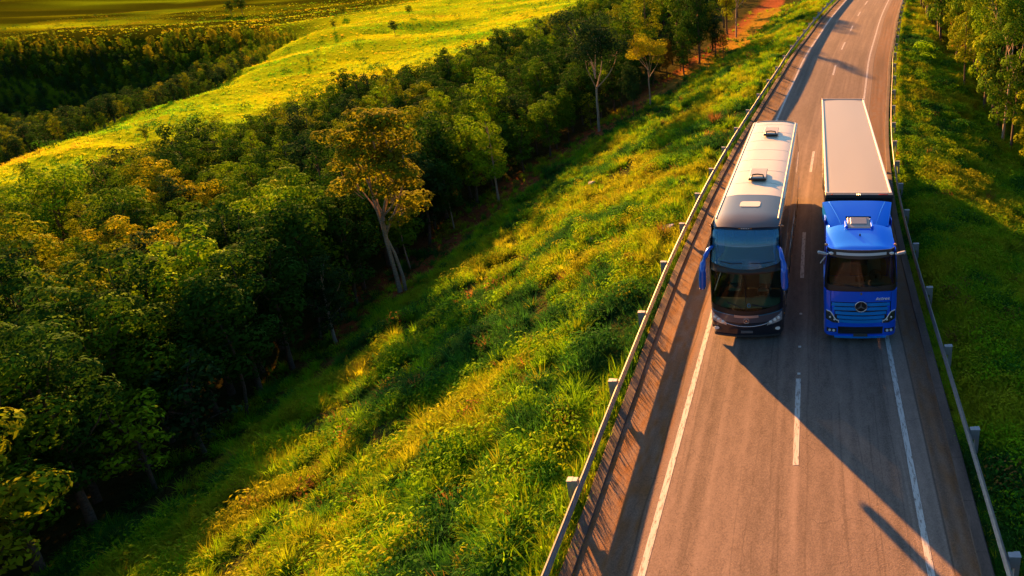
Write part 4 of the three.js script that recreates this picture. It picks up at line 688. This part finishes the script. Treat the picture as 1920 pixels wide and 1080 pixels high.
  for (const s of [-1, 1]) {
    const cuts = []; for (const z of axles) cuts.push(...archCut(z, 0.58, 0.34));
    const merged = [[-LEN, 0.34]]; for (const z of [...axles].reverse()) { const ac = archCut(z, 0.58, 0.34); for (const p of ac) if (!merged.length || p[0] > merged[merged.length - 1][0] + 1e-4) merged.push(p); }
    const zf = Zf(HW, 0.8) + 0.01;
    const skirt = part('side_panel', sideWall([...merged, [zf, 0.34], [zf, 1.42], [-LEN, 1.42]], [], 0.03).translate(s > 0 ? HW : -HW + 0.03, 0, 0), navy, t);
    for (let k = 0; k < 7; k++) { const z = [-1.25, -3.15, -5.4, -6.7, -8.0, -12.6, -13.7][k]; part('luggage_door', sheet((u, v) => V3(s * (HW + 0.006), lerp(0.42, 1.3, v), z + s * lerp(-0.42, 0.42, u) * (k === 1 ? 0.2 : k < 2 ? 0.6 : 1.1)), 2, 2, 0.006), navyMid, skirt); }
    // window bands: upper and lower, leaning inwards above
    const lean = (h) => s * hw(h);
    const wall = (z0, z1, h0, h1, off = 0, n = 1, th = 0.012) => sheet((u, v) => { const h = lerp(h0, h1, v); return V3(lean(h) + s * off, h, s > 0 ? lerp(z0, z1, u) : lerp(z1, z0, u)); }, n, 6, th);
    part('waist_band', wall(zf, -LEN, 2.5, 2.86, 0, 20), navy, t);
    part('cant_rail', wall(Zf(1.13, 4.0) + 0.02, -LEN, 3.82, 4.08, 0, 20), navyMid, t);
    const zs = [-1.0, -2.6, -4.2, -5.8, -7.4, -9.0, -10.6, -12.2, -13.7];
    for (let i = 0; i < zs.length - 1; i++) {
      part('upper_window', wall(zs[i] - 0.02, zs[i + 1] + 0.02, 2.87, 3.81, -0.004, 1, 0.006), glassM([0.22, 0.22, 0.24], 0.03), t);
      part('window_pillar', wall(zs[i] + 0.02, zs[i] - 0.02, 2.86, 3.82, -0.012), black, t);
      if (i < 6) { part('lower_window', wall(zs[i] - 0.02, zs[i + 1] + 0.02, 1.44, 2.49, -0.004, 1, 0.006), glassM([0.22, 0.22, 0.24], 0.03), t); part('window_pillar', wall(zs[i] + 0.02, zs[i] - 0.02, 1.42, 2.5, -0.012), black, t); }
    }
    part('upper_corner_panel', wall(Zf(1.16, 3.3) + 0.05, -1.0, 2.86, 3.82, 0.002, 4), black, t);
    part('lower_corner_panel', wall(zf, -1.0, 1.42, 2.5, 0.002, 4), black, t);
    part('rear_side_panel', wall(zs[6] , -LEN, 1.42, 2.5, 0.002, 6), navy, t);
    part('rear_side_panel', wall(zs[8], -LEN, 2.86, 3.82, 0.002, 2), navy, t);
    for (let k = 0; k < 6; k++) part('side_marker', box(0.02, 0.04, 0.1, s * (HW + 0.01), 0.62, [-0.9, -3.15, -5.6, -7.6, -12.5, -14][k], 0.008), amberLamp, t);
    axles.forEach((z, k) => wheel(t, s * (HW - 0.17), 0.51, z, 0.51, 0.3, s));
    // long blue mirror on a curved arm
    const mo = s < 0 ? 1.42 : 1.38, m = part('mirror_arm', tube([V3(s * 1.14, 3.5, -0.4), V3(s * lerp(1.18, mo, 0.25), 3.47, -0.22), V3(s * lerp(1.18, mo, 0.55), 3.34, 0.02), V3(s * lerp(1.18, mo, 0.85), 3.14, 0.15), V3(s * mo, 2.9, 0.2), V3(s * mo, 2.7, 0.2)], [0.06, 0.07, 0.085, 0.1, 0.115, 0.11], 12), blue, t);
    const head = new THREE.LatheGeometry([[0.001, 0.86], [0.08, 0.84], [0.115, 0.66], [0.13, 0.4], [0.125, 0.12], [0.1, 0.015], [0.001, 0]].map(([a, b]) => new THREE.Vector2(a, b)), 20).scale(1, 1, 1.25).rotateZ(s * 0.05).translate(s * (mo + 0.02), 2.2, 0.2);
    part('mirror_housing', head, blue, m); part('mirror_glass', box(0.17, 0.55, 0.01, s * (mo + 0.02), 2.6, 0.045, 0.004), M([0.6, 0.62, 0.65], 0.05, 1), m);
    part('mirror_foot', box(0.18, 0.05, 0.18, s * (mo + 0.03), 2.21, 0.2, 0.02), black, m);
  }
  // rear wall, floors, inner bulkheads
  part('rear_wall', [box(2.2, 3.5, 0.05, 0, 2.1, -LEN + 0.02, 0.02)], navy, t);
  part('rear_window', box(1.9, 0.9, 0.02, 0, 3.1, -LEN - 0.02, 0.006), glassM([0.15, 0.15, 0.16]), t);
  for (const s of [-1, 1]) part('tail_lamp', box(0.16, 0.7, 0.03, s * 1.1, 1.1, -LEN - 0.02, 0.012), redLamp, t);
  part('chassis', [box(2.3, 0.25, LEN - 1.2, 0, 0.5, -LEN / 2 - 0.2)], darkTrim, t);
  part('lower_floor', box(2.42, 0.05, LEN - 0.8, 0, 0.95, -LEN / 2 - 0.15), M([0.05, 0.045, 0.04], 0.8), t);
  part('upper_floor', box(2.3, 0.12, LEN - 1.3, 0, 2.66, -LEN / 2 - 0.3), M([0.06, 0.06, 0.065], 0.8), t);
  part('upper_dash', sheet((u, v) => { const x = lerp(-1.1, 1.1, u); return V3(x, lerp(2.86, 2.74, v) + 0.12 * (x / 1.1) ** 2 * (1 - v), lerp(Zf(x, 2.86) - 0.07, -0.95, v)); }, 16, 4, 0.02), M([0.16, 0.2, 0.24], 0.75), t);
  const dash = part('dashboard', sheet((u, v) => { const x = lerp(-1.16, 1.16, u), b = 0.12 * Math.exp(-((x - 0.5) ** 2) / 0.09) * Math.sin(v * 3); return V3(x, lerp(1.3, 1.42, Math.sin(v * 1.57)) + b - 0.35 * Math.max(0, v - 0.8) * 4, lerp(Zf(x, 1.3) - 0.07, -0.8, v)); }, 24, 8, 0.03), M([0.14, 0.15, 0.12], 0.7), t);
  part('steering_wheel', [new THREE.TorusGeometry(0.23, 0.018, 8, 28).rotateX(-1.0), new THREE.CylinderGeometry(0.03, 0.05, 0.4, 8).translate(0, -0.2, -0.02), box(0.4, 0.02, 0.05, 0, 0, 0)].map((g) => g.translate(0.55, 1.58, -0.72)), black, dash);
  const seat = (x, y, z, nm = 'seat') => { const o = part(nm, [box(0.46, 0.12, 0.46, 0, 0.42, 0, 0.04), box(0.46, 0.72, 0.13, 0, 0.82, -0.24, 0.05), box(0.3, 0.22, 0.1, 0, 1.2, -0.27, 0.04)], seatM, t); o.position.set(x, y, z); return o; };
  seat(0.55, 0.98, -1.35, 'driver_seat'); seat(-0.55, 0.98, -1.4);
  for (let rI = 0; rI < 4; rI++) for (const x of [-0.86, -0.38, 0.38, 0.86]) seat(x, 2.72, -1.75 - rI * 0.9);
  part('lower_bulkhead', box(2.38, 1.5, 0.04, 0, 1.75, -2.1), M([0.07, 0.065, 0.06], 0.8), t);
  part('upper_curtain', [-1, 1].map((s) => sheet((u, v) => V3(s * (1.0 - 0.1 * u + 0.02 * Math.sin(u * 30)), lerp(2.9, 3.95, v) , -0.72 - 0.55 * u - 0.3 * (v)), 20, 4, 0.008)), M([0.55, 0.56, 0.58], 0.9), t);
}
// ------------------------------------------------------------------ the blue truck with its trailer
{
  const TX = 1.56, TZ = -20.6, HW = 1.27;
  const t = thing('articulated_truck', 'bright blue articulated truck with a long beige box trailer in the right lane', 'truck', [TX, 0, TZ]);
  const blue = new THREE.MeshPhysicalMaterial({ color: new THREE.Color(0, 0.24, 1), roughness: 0.3, metalness: 0.35, clearcoat: 0.4, clearcoatRoughness: 0.08 }), blueDeep = new THREE.MeshPhysicalMaterial({ color: new THREE.Color(0, 0.13, 1), roughness: 0.3, metalness: 0.3, clearcoat: 0.5, clearcoatRoughness: 0.06 }), blueLite = new THREE.MeshPhysicalMaterial({ color: new THREE.Color(0, 0.32, 1), roughness: 0.25, metalness: 0.4, clearcoat: 0.5, clearcoatRoughness: 0.06 }), beige = M([0.29, 0.255, 0.19], 0.5, 0, { clearcoat: 0.3, clearcoatRoughness: 0.3 }), beigeEdge = M([0.6, 0.55, 0.5], 0.5, 0.2), silverM = M([0.3, 0.285, 0.275], 0.4, 0.3), dark = M([0.02, 0.02, 0.024], 0.5);
  const hw = (h) => HW - 0.07 * sstep(2.2, 3.5, h);
  const Zf = (x, h) => { let z = -0.05 * sstep(0.7, 0.2, h); if (h > 1.0) z -= (Math.min(h, 2.05) - 1.0) * 0.07; if (h > 2.05) z -= (h - 2.05) * 0.2; const w = hw(h), ax = Math.abs(x), R = 0.26; z -= 0.10 * (ax / w) ** 2; if (ax > w - R) { const q = Math.min(1, (ax - w + R) / R); z -= R * (1 - Math.sqrt(Math.max(0, 1 - q * q))); } return z; };
  const X = (k) => (h) => k * hw(h), FP = (a, b, h0, h1, off = 0, nu = 36, nv = 8, th = 0.03) => facePanel(Zf, X(a), X(b), h0, h1, off, nu, nv, th), sm = (u) => (2 * u - 1) ** 2;
  // bumper with dark intake, fog lamps and plate
  part('bumper', [FP(-1, -0.62, 0.28, 0.82, 0.002, 14, 6), FP(0.62, 1, 0.28, 0.82, 0.002, 14, 6), FP(-0.62, 0.62, 0.68, 0.84, 0.002, 24, 3), FP(-0.62, 0.62, 0.28, 0.36, 0.002, 24, 2)], blueDeep, t);
  const intake = part('lower_grille', FP(-0.6, 0.6, 0.36, 0.68, -0.05, 20, 4), dark, t);
  for (let k = 0; k < 4; k++) part('grille_bar', box(1.46, 0.02, 0.03, 0, 0.41 + k * 0.075, Zf(0, 0.45) - 0.03, 0.006), darkTrim, intake);
  part('lip', FP(-0.72, 0.72, 0.2, 0.285, 0.015, 24, 2), blueLite, t);
  part('number_plate', box(0.5, 0.12, 0.012, 0, 0.345, Zf(0, 0.3) + 0.03, 0.004), M([0.06, 0.06, 0.06], 0.5), t);
  for (const s of [-1, 1]) {
    const fog = part('fog_lamp', FP(s < 0 ? -0.93 : 0.66, s < 0 ? -0.66 : 0.93, 0.44, 0.6, 0.008, 10, 3, 0.012), dark, t);
    for (const k of [0.74, 0.85]) { const x = s * k * HW; part('lens', new THREE.CylinderGeometry(0.05, 0.05, 0.02, 16).rotateX(Math.PI / 2).translate(x, 0.52, Zf(x, 0.52) + 0.02), whiteLamp, fog); }
    const [p, q] = s < 0 ? [-0.95, -0.6] : [0.6, 0.95], o = (u) => (s < 0 ? 1 - u : u);
    const hl = part('headlight', FP(p, q, (u) => 0.83 + 0.1 * sstep(0.3, 1, o(u)), (u) => 0.95 + 0.34 * sstep(0.1, 0.75, o(u)), 0.01, 14, 6, 0.02), M([0.09, 0.11, 0.12], 0.15, 0.6), t);
    part('lens', FP(p, q, (u) => 0.83 + 0.1 * sstep(0.3, 1, o(u)), (u) => 0.95 + 0.34 * sstep(0.1, 0.75, o(u)), 0.026, 14, 6, 0.006), lampGlass, hl);
    const drl = Array.from({ length: 13 }, (_, i) => { const u = i / 12, x = s * lerp(0.61, 0.945, u) * HW, h = 0.945 + 0.33 * sstep(0.1, 0.75, u); return [x, h]; });
    part('daylight_strip', faceTube(Zf, [[s * 0.605 * HW, 0.86], ...drl], 0.02, 0.035), whiteLamp, hl);
    for (const [k, h] of [[0.72, 0.96], [0.84, 1.04]]) { const x = s * k * HW; part('bulb', new THREE.SphereGeometry(0.04, 10, 8).scale(1, 1, 0.4).translate(x, h, Zf(x, h) + 0.02), whiteLamp, hl); }
    part('corner_panel', FP(s < 0 ? -1 : 0.8, s < 0 ? -0.8 : 1, 0.83, 0.9, 0.0, 8, 3), blueDeep, t);
    part('corner_panel', FP(s < 0 ? -1 : 0.83, s < 0 ? -0.83 : 1, 1.27, 2.02, 0.012, 10, 8), blueDeep, t);
    part('cheek_panel', FP(s < 0 ? -1 : 0.955, s < 0 ? -0.955 : 1, 0.9, 1.27, 0.0, 8, 4), blueDeep, t);
  }
  // grille: four blue louvres over a dark core, star in the middle
  const grille = part('grille', FP(-0.8, 0.8, 0.82, 1.62, -0.03, 30, 6), dark, t);
  for (let k = 0; k < 5; k++) { const h = 0.86 + k * 0.155, w = 0.6 + 0.05 * k; part('louvre', FP(-w, w, (u) => h - 0.03 * (1 - sm(u)) * (k < 3), (u) => h + 0.115 - 0.03 * (1 - sm(u)) * (k < 3), 0.012 + 0.012 * (k % 2), 28, 4, 0.03), blueLite, grille); }
  part('front_flap', FP(-0.815, 0.815, 1.63, 2.02, 0.01, 30, 6), blueDeep, t);
  part('flap_side', FP(-0.8, -0.72, 1.0, 1.6, 0.006, 4, 8), blueDeep, t); part('flap_side', FP(0.72, 0.8, 1.0, 1.6, 0.006, 4, 8), blueDeep, t);
  const star = part('star_emblem', starBadge(0.2), chrome, t); star.position.set(0, 1.5, Zf(0, 1.5) + 0.07); part('emblem_disc', new THREE.CylinderGeometry(0.19, 0.19, 0.03, 36).rotateX(Math.PI / 2).translate(0, 0, -0.025), black, star);
  const word = new TextGeometry('Actros', { font, size: 0.1, depth: 0.012, curveSegments: 3 }); word.computeBoundingBox(); word.scale(1.15, 1, 1).applyMatrix4(new THREE.Matrix4().makeShear(0, 0, 0.25, 0, 0, 0));
  const wm = part('lettering', word, M([0.8, 0.8, 0.8], 0.35), t); wm.position.set(0.5, 1.72, Zf(0.5, 1.72) + 0.03); wm.rotation.y = 0.1;
  part('small_badge', new THREE.CylinderGeometry(0.05, 0.05, 0.015, 6).rotateX(Math.PI / 2).scale(0.8, 1.2, 1).translate(0, 1.96, Zf(0, 1.96) + 0.02), chrome, t);
  part('scuttle', FP(-1, 1, 2.03, (u) => 2.2 + 0.06 * sm(u), 0.0, 30, 4), black, t);
  part('windscreen', FP(-0.93, 0.93, (u) => 2.205 + 0.05 * sm(u), 3.2, 0.002, 36, 12, 0.006), glassM([0.6, 0.68, 0.6], 0.02, 1.42), t);
  for (const [x0, x1] of [[-0.6, 0.05], [0.05, 0.72]]) part('wiper', faceTube(Zf, [[x0 + 0.55, 2.16], [lerp(x0, x1, 0.5), 2.22], [x0, 2.27]], 0.013, 0.03), black, t);
  for (const s of [-1, 1]) { const [a, b] = s < 0 ? [-1, -0.93] : [0.93, 1]; part('pillar', FP(a, b, 2.24, 3.22, 0.004, 8, 10), black, t); }
  // sun visor band with bright strip and lamps
  const visor = part('sun_visor', facePanel((x, h) => Zf(x, h) + 0.09 - 0.12 * (x / 1.2) ** 2, X(-0.98), X(0.98), (u) => 3.19 + 0.06 * sm(u), (u) => 3.5 - 0.03 * sm(u), 0, 36, 5, 0.03), M([0.03, 0.03, 0.035], 0.25), t);
  part('visor_strip', facePanel((x, h) => Zf(x, h) + 0.105 - 0.12 * (x / 1.2) ** 2, -0.86, 0.86, 3.31, 3.4, 0, 24, 2, 0.015), M([0.62, 0.66, 0.68], 0.2), visor);
  for (const s of [-1, 1]) part('visor_lamp', new THREE.SphereGeometry(0.07, 14, 8).scale(1.3, 0.8, 0.5).translate(s * 1.04, 3.34, Zf(1.04, 3.34) + 0.05), whiteLamp, visor);
  // cab roof: rises backwards in a smooth hump
  const roofY = (x, z) => 3.49 + 0.24 * sstep(-0.35, -2.1, z) - 0.16 * (Math.abs(x) / 1.19) ** 3.5 - 0.1 * sstep(-0.62, -0.28, z);
  part('cab_roof', sheet((u, v) => { const x = lerp(-1.19, 1.19, u), z = lerp(Zf(x, 3.4) + 0.02, -2.3, v); return V3(x, roofY(x, z), z); }, 32, 24, 0.03), blue, t);
  for (const s of [-1, 1]) { // cab sides with door, window, steps, wheel arch
    const w = (z0, z1, h0, h1, off = 0, nu = 4) => sheet((u, v) => { const h = lerp(h0, h1, v); return V3(s * (hw(h) + off), h, s > 0 ? lerp(z0, z1, u) : lerp(z1, z0, u)); }, nu, 8, 0.015);
    const zA = Zf(HW, 1.5) + 0.02;
    const side = part('cab_side', [w(-1.62, -2.3, 1.1, 3.45), w(zA - 0.12, -1.62, 3.15, 3.45), w(zA - 0.06, -0.5, 1.1, 2.3), w(Zf(1.2, 2.8), -0.5, 2.3, 3.15), sideWall([[-2.3, 1.1], [-2.3, 0.6], [-2.05, 0.6], ...archCut(-1.45, 0.6, 0.6).filter((p) => p[0] > -2.04), [-0.8, 0.6], [-0.8, 0.4], [zA - 0.03, 0.4], [zA - 0.03, 1.1]], [], 0.02).translate(s > 0 ? HW : -HW + 0.02, 0, 0)], blueDeep, t);
    const door = part('door', w(-0.51, -1.61, 1.12, 2.3, 0.008), blue, t); part('door_window', w(-0.53, -1.59, 2.32, 3.12, -0.004), glassM([0.25, 0.27, 0.27]), door); part('door_handle', box(0.03, 0.05, 0.2, s * (hw(1.9) + 0.02), 1.9, -1.45, 0.012), black, door);
    for (const h of [0.45, 0.75]) part('step', box(0.06, 0.04, 0.5, s * (HW - 0.02), h, -0.55, 0.01), alloy, side);
    // camera mirror wing at the roof corner, and the older bracket
    const cam = part('mirror_camera', [new THREE.CapsuleGeometry(0.05, 0.22, 4, 10).scale(1, 1, 1.5).rotateZ(Math.PI / 2 + s * 0.25).translate(s * 1.36, 3.4, -0.28), box(0.12, 0.05, 0.1, s * 1.2, 3.36, -0.28, 0.02)], M([0.36, 0.35, 0.35], 0.4, 0.3), t);
    part('camera_head', box(0.07, 0.06, 0.16, s * 1.46, 3.4, -0.3, 0.025), M([0.5, 0.48, 0.47], 0.35), cam);
    if (s < 0) part('mirror_bracket', tube([V3(-1.22, 3.3, -0.25), V3(-1.36, 3.14, -0.2), V3(-1.42, 3.06, -0.18)], 0.022, 6), M([0.4, 0.36, 0.34], 0.5), t);
    part('marker_lamp', new THREE.SphereGeometry(0.055, 12, 8).scale(1.2, 0.8, 1.2).translate(s * 1.2, 3.47, -0.8), amberLamp, t);
    part('side_fairing', sheet((u, v) => { const z = s > 0 ? lerp(-2.32, -3.15, u) : lerp(-3.15, -2.32, u); return V3(s * (1.2 + 0.04 * v), lerp(0.9, 3.75, v), z); }, 4, 8, 0.02), blueDeep, t);
  }
  part('cab_back', box(2.3, 2.4, 0.04, 0, 2.2, -2.28, 0.01), blueDeep, t);
  part('roof_hatch', [new RoundedBoxGeometry(0.84, 0.09, 0.7, 3, 0.04).rotateX(0.2).translate(0, 3.75, -2.0), new RoundedBoxGeometry(0.62, 0.06, 0.42, 3, 0.028).rotateX(0.2).translate(0, 3.8, -2.08)], silverM, t);
  part('hatch_frame', [box(0.1, 0.1, 0.76, -0.47, 3.75, -2.02, 0.03), box(0.1, 0.1, 0.76, 0.47, 3.75, -2.02, 0.03), box(0.9, 0.06, 0.06, 0, 3.68, -1.62, 0.02)], blueDeep, t);
  part('antenna', [new THREE.CylinderGeometry(0.02, 0.045, 0.12, 10).translate(0, 3.62, -1.25)], black, t);
  // air deflector: notched in the middle for the hatch, flared towards the back
  const deflY = (x, z) => 3.64 + 0.5 * Math.pow(clamp((-1.86 - z) / 1.42, 0, 1), 0.8) - 0.07 * (Math.abs(x) / 1.25) ** 4, defl = (x, v) => { const ax = Math.abs(x), start = -1.9 - 0.1 * sstep(0.95, 1.2, ax), z = lerp(start, -3.28, v); return V3(x * lerp(0.87, 1.07, v), deflY(x, z), z); };
  const mid = (x, v) => { const z = lerp(-2.4, -3.28, v), k = lerp(0.87, 1.07, (z + 1.9) / -1.38); return V3(x * k, deflY(x, z), z); };
  const d = part('air_deflector', [sheet((u, v) => defl(lerp(-1.22, -0.5, u), v), 10, 14, 0.03), sheet((u, v) => mid(lerp(-0.5, 0.5, u), v), 12, 10, 0.03), sheet((u, v) => defl(lerp(0.5, 1.22, u), v), 10, 14, 0.03)], blue, t);
  for (const s of [-1, 1]) {
    part('deflector_side', sheet((u, v) => { const p = defl(s * 1.22, s > 0 ? u : 1 - u); return V3(p.x + s * 0.015, lerp(3.4, p.y, v), p.z); }, 10, 6, 0.02), blue, d);
    part('deflector_crease', tube(Array.from({ length: 10 }, (_, i) => { const p = defl(s * lerp(0.72, 1.0, i / 9), lerp(0.05, 0.98, i / 9)); return V3(p.x, p.y + 0.006, p.z); }), 0.012, 5), blueLite, d);
  }
  // interior
  part('dashboard', box(2.2, 0.3, 0.6, 0, 2.06, -0.62, 0.08), M([0.12, 0.13, 0.12], 0.7), t);
  part('dash_screen', box(0.34, 0.2, 0.03, -0.02, 2.32, -0.45, 0.01), black, t);
  part('steering_wheel', [new THREE.TorusGeometry(0.22, 0.018, 8, 28).rotateX(-0.9).translate(0.55, 2.3, -0.75), new THREE.CylinderGeometry(0.03, 0.03, 0.3, 8).translate(0.55, 2.17, -0.72)], black, t);
  for (const x of [-0.55, 0.55]) part('seat', [box(0.5, 0.14, 0.5, x, 1.95, -1.25, 0.05), box(0.5, 0.75, 0.14, x, 2.4, -1.5, 0.05), box(0.3, 0.2, 0.1, x, 2.86, -1.54, 0.04)], seatM, t);
  part('cab_floor', box(2.3, 0.06, 2.1, 0, 1.4, -1.25), dark, t);
  part('rear_bunk', box(2.1, 0.5, 0.5, 0, 2.0, -1.98, 0.08), seatM, t);
  part('chassis', [box(0.9, 0.28, 6, 0, 0.85, -3.4), box(2.2, 0.1, 1.6, 0, 0.95, -1.3)], dark, t);
  for (const [z, dual] of [[-1.45, 0], [-4.4, 1], [-5.7, 1], [-15.6, 1], [-16.9, 1], [-18.2, 1]]) for (const s of [-1, 1]) { wheel(t, s * (dual ? 1.05 : 1.1), 0.51, z, 0.51, 0.3, s); }
  part('mudguard', [-1, 1].map((s) => sheet((u, v) => { const an = u * Math.PI; return V3(s * lerp(0.85, 1.22, v), 0.55 + 0.58 * Math.sin(an), -5.05 + 1.25 * Math.cos(an)); }, 16, 2, 0.02)), rubber, t);
  // trailer
  const Z0 = -4.05, Z1 = -20.6, W = 1.3, TOP = 4.15, CX = 0.12;
  const tr = part('trailer', [box(2.5, 0.16, Z0 - Z1, CX, 1.2, (Z0 + Z1) / 2, 0.02), box(0.25, 0.4, Z0 - Z1 - 2, CX - 0.45, 0.98, (Z0 + Z1) / 2 - 0.5), box(0.25, 0.4, Z0 - Z1 - 2, CX + 0.45, 0.98, (Z0 + Z1) / 2 - 0.5)], dark, t);
  part('trailer_roof', sheet((u, v) => { const x = lerp(-W + 0.06, W - 0.06, u), z = lerp(Z0 + 0.02, Z1, v); return V3(CX + x, TOP - 0.035 + 0.03 * (1 - (x / W) ** 2) - 0.018 * Math.sin(v * 3.14) * (1 - (x / W) ** 2) + 0.006 * noise(x * 1.2, z * 0.35), z); }, 20, 60, 0.02), beige, tr);
  const tm = canvasTex(256, 256, (c) => { c.fillStyle = '#cfc0ad'; c.fillRect(0, 0, 256, 256); c.fillStyle = '#b3a391'; for (let i = 0; i < 8; i++) c.fillRect(i * 32, 0, 2, 256); });
  tm.wrapS = tm.wrapT = THREE.RepeatWrapping; tm.repeat.set(2, 1);
  for (const s of [-1, 1]) {
    part('trailer_side', box(0.03, 2.8, Z0 - Z1 - 0.08, CX + s * (W - 0.02), 2.68, (Z0 + Z1) / 2, 0.01), beige, tr);
    part('roof_rail', [box(0.085, 0.12, Z0 - Z1, CX + s * (W - 0.03), TOP - 0.05, (Z0 + Z1) / 2, 0.02)], beigeEdge, tr);
    const buckles = []; for (let k = 0; k < 22; k++) buckles.push(box(0.03, 0.05, 0.09, CX + s * (W + 0.012), TOP - 0.13, Z0 - 0.5 - k * 0.74, 0.01)); part('roller_clips', buckles, alloy, tr).userData.kind = 'stuff';
    part('under_guard', [box(0.03, 0.12, 7.5, CX + s * 1.22, 0.85, -10.5, 0.01), box(0.03, 0.12, 7.5, CX + s * 1.22, 0.6, -10.5, 0.01)], alloy, tr);
    part('corner_post', box(0.1, 2.95, 0.1, CX + s * (W - 0.02), 2.7, Z0 + 0.02, 0.02), dark, tr);
    part('rear_post', box(0.1, 3.0, 0.1, CX + s * (W - 0.02), 2.7, Z1 + 0.0, 0.02), beigeEdge, tr);
  }
  part('bulkhead', [box(2.56, 2.9, 0.06, CX, 2.7, Z0 + 0.06, 0.01), box(2.64, 0.16, 0.3, CX, TOP - 0.02, Z0 + 0.2, 0.03)], dark, tr);
  part('hose_rail', [box(2.1, 0.03, 0.03, CX, TOP + 0.05, Z0 + 0.3, 0.008)], M([0.2, 0.2, 0.22], 0.4, 0.5), tr);
  part('red_hose', tube([V3(CX + 0.75, TOP + 0.07, Z0 + 0.34), V3(CX + 0.95, TOP + 0.075, Z0 + 0.34), V3(CX + 1.1, TOP + 0.06, Z0 + 0.32)], 0.022, 6), M([0.5, 0.02, 0.015], 0.45), tr);
  part('red_hose', tube([V3(CX - 1.1, TOP + 0.07, Z0 + 0.34), V3(CX - 1.02, TOP + 0.075, Z0 + 0.34)], 0.022, 6), M([0.5, 0.06, 0.015], 0.45), tr);
  part('hose_coil', [-0.09, -0.03, 0.03].map((x) => tube([V3(CX + x, TOP + 0.08, Z0 + 0.42), V3(CX + x, TOP + 0.09, Z0 + 0.3), V3(CX + x, TOP + 0.03, Z0 + 0.16)], 0.014, 5)), alloy, tr);
  part('front_edge', box(2.5, 0.07, 0.08, CX, TOP - 0.005, Z0 - 0.02, 0.02), beigeEdge, tr);
  part('rear_edge', box(2.56, 0.1, 0.08, CX, TOP - 0.02, Z1 + 0.0, 0.02), beigeEdge, tr);
  for (const s of [-1, 1]) { const dr = part('rear_door', box(1.24, 2.7, 0.05, CX + s * 0.63, 2.68, Z1 - 0.03, 0.01), beige, tr); dr.userData.label = s < 0 ? 'left rear door of the trailer' : 'right rear door of the trailer'; }
  part('rear_bumper', box(2.4, 0.14, 0.1, CX, 0.55, Z1 + 0.1, 0.02), dark, tr);
  for (const s of [-1, 1]) part('tail_lamp', box(0.4, 0.14, 0.06, CX + s * 1.0, 0.8, Z1, 0.02), redLamp, tr);
}
renderer.render(scene, camera);
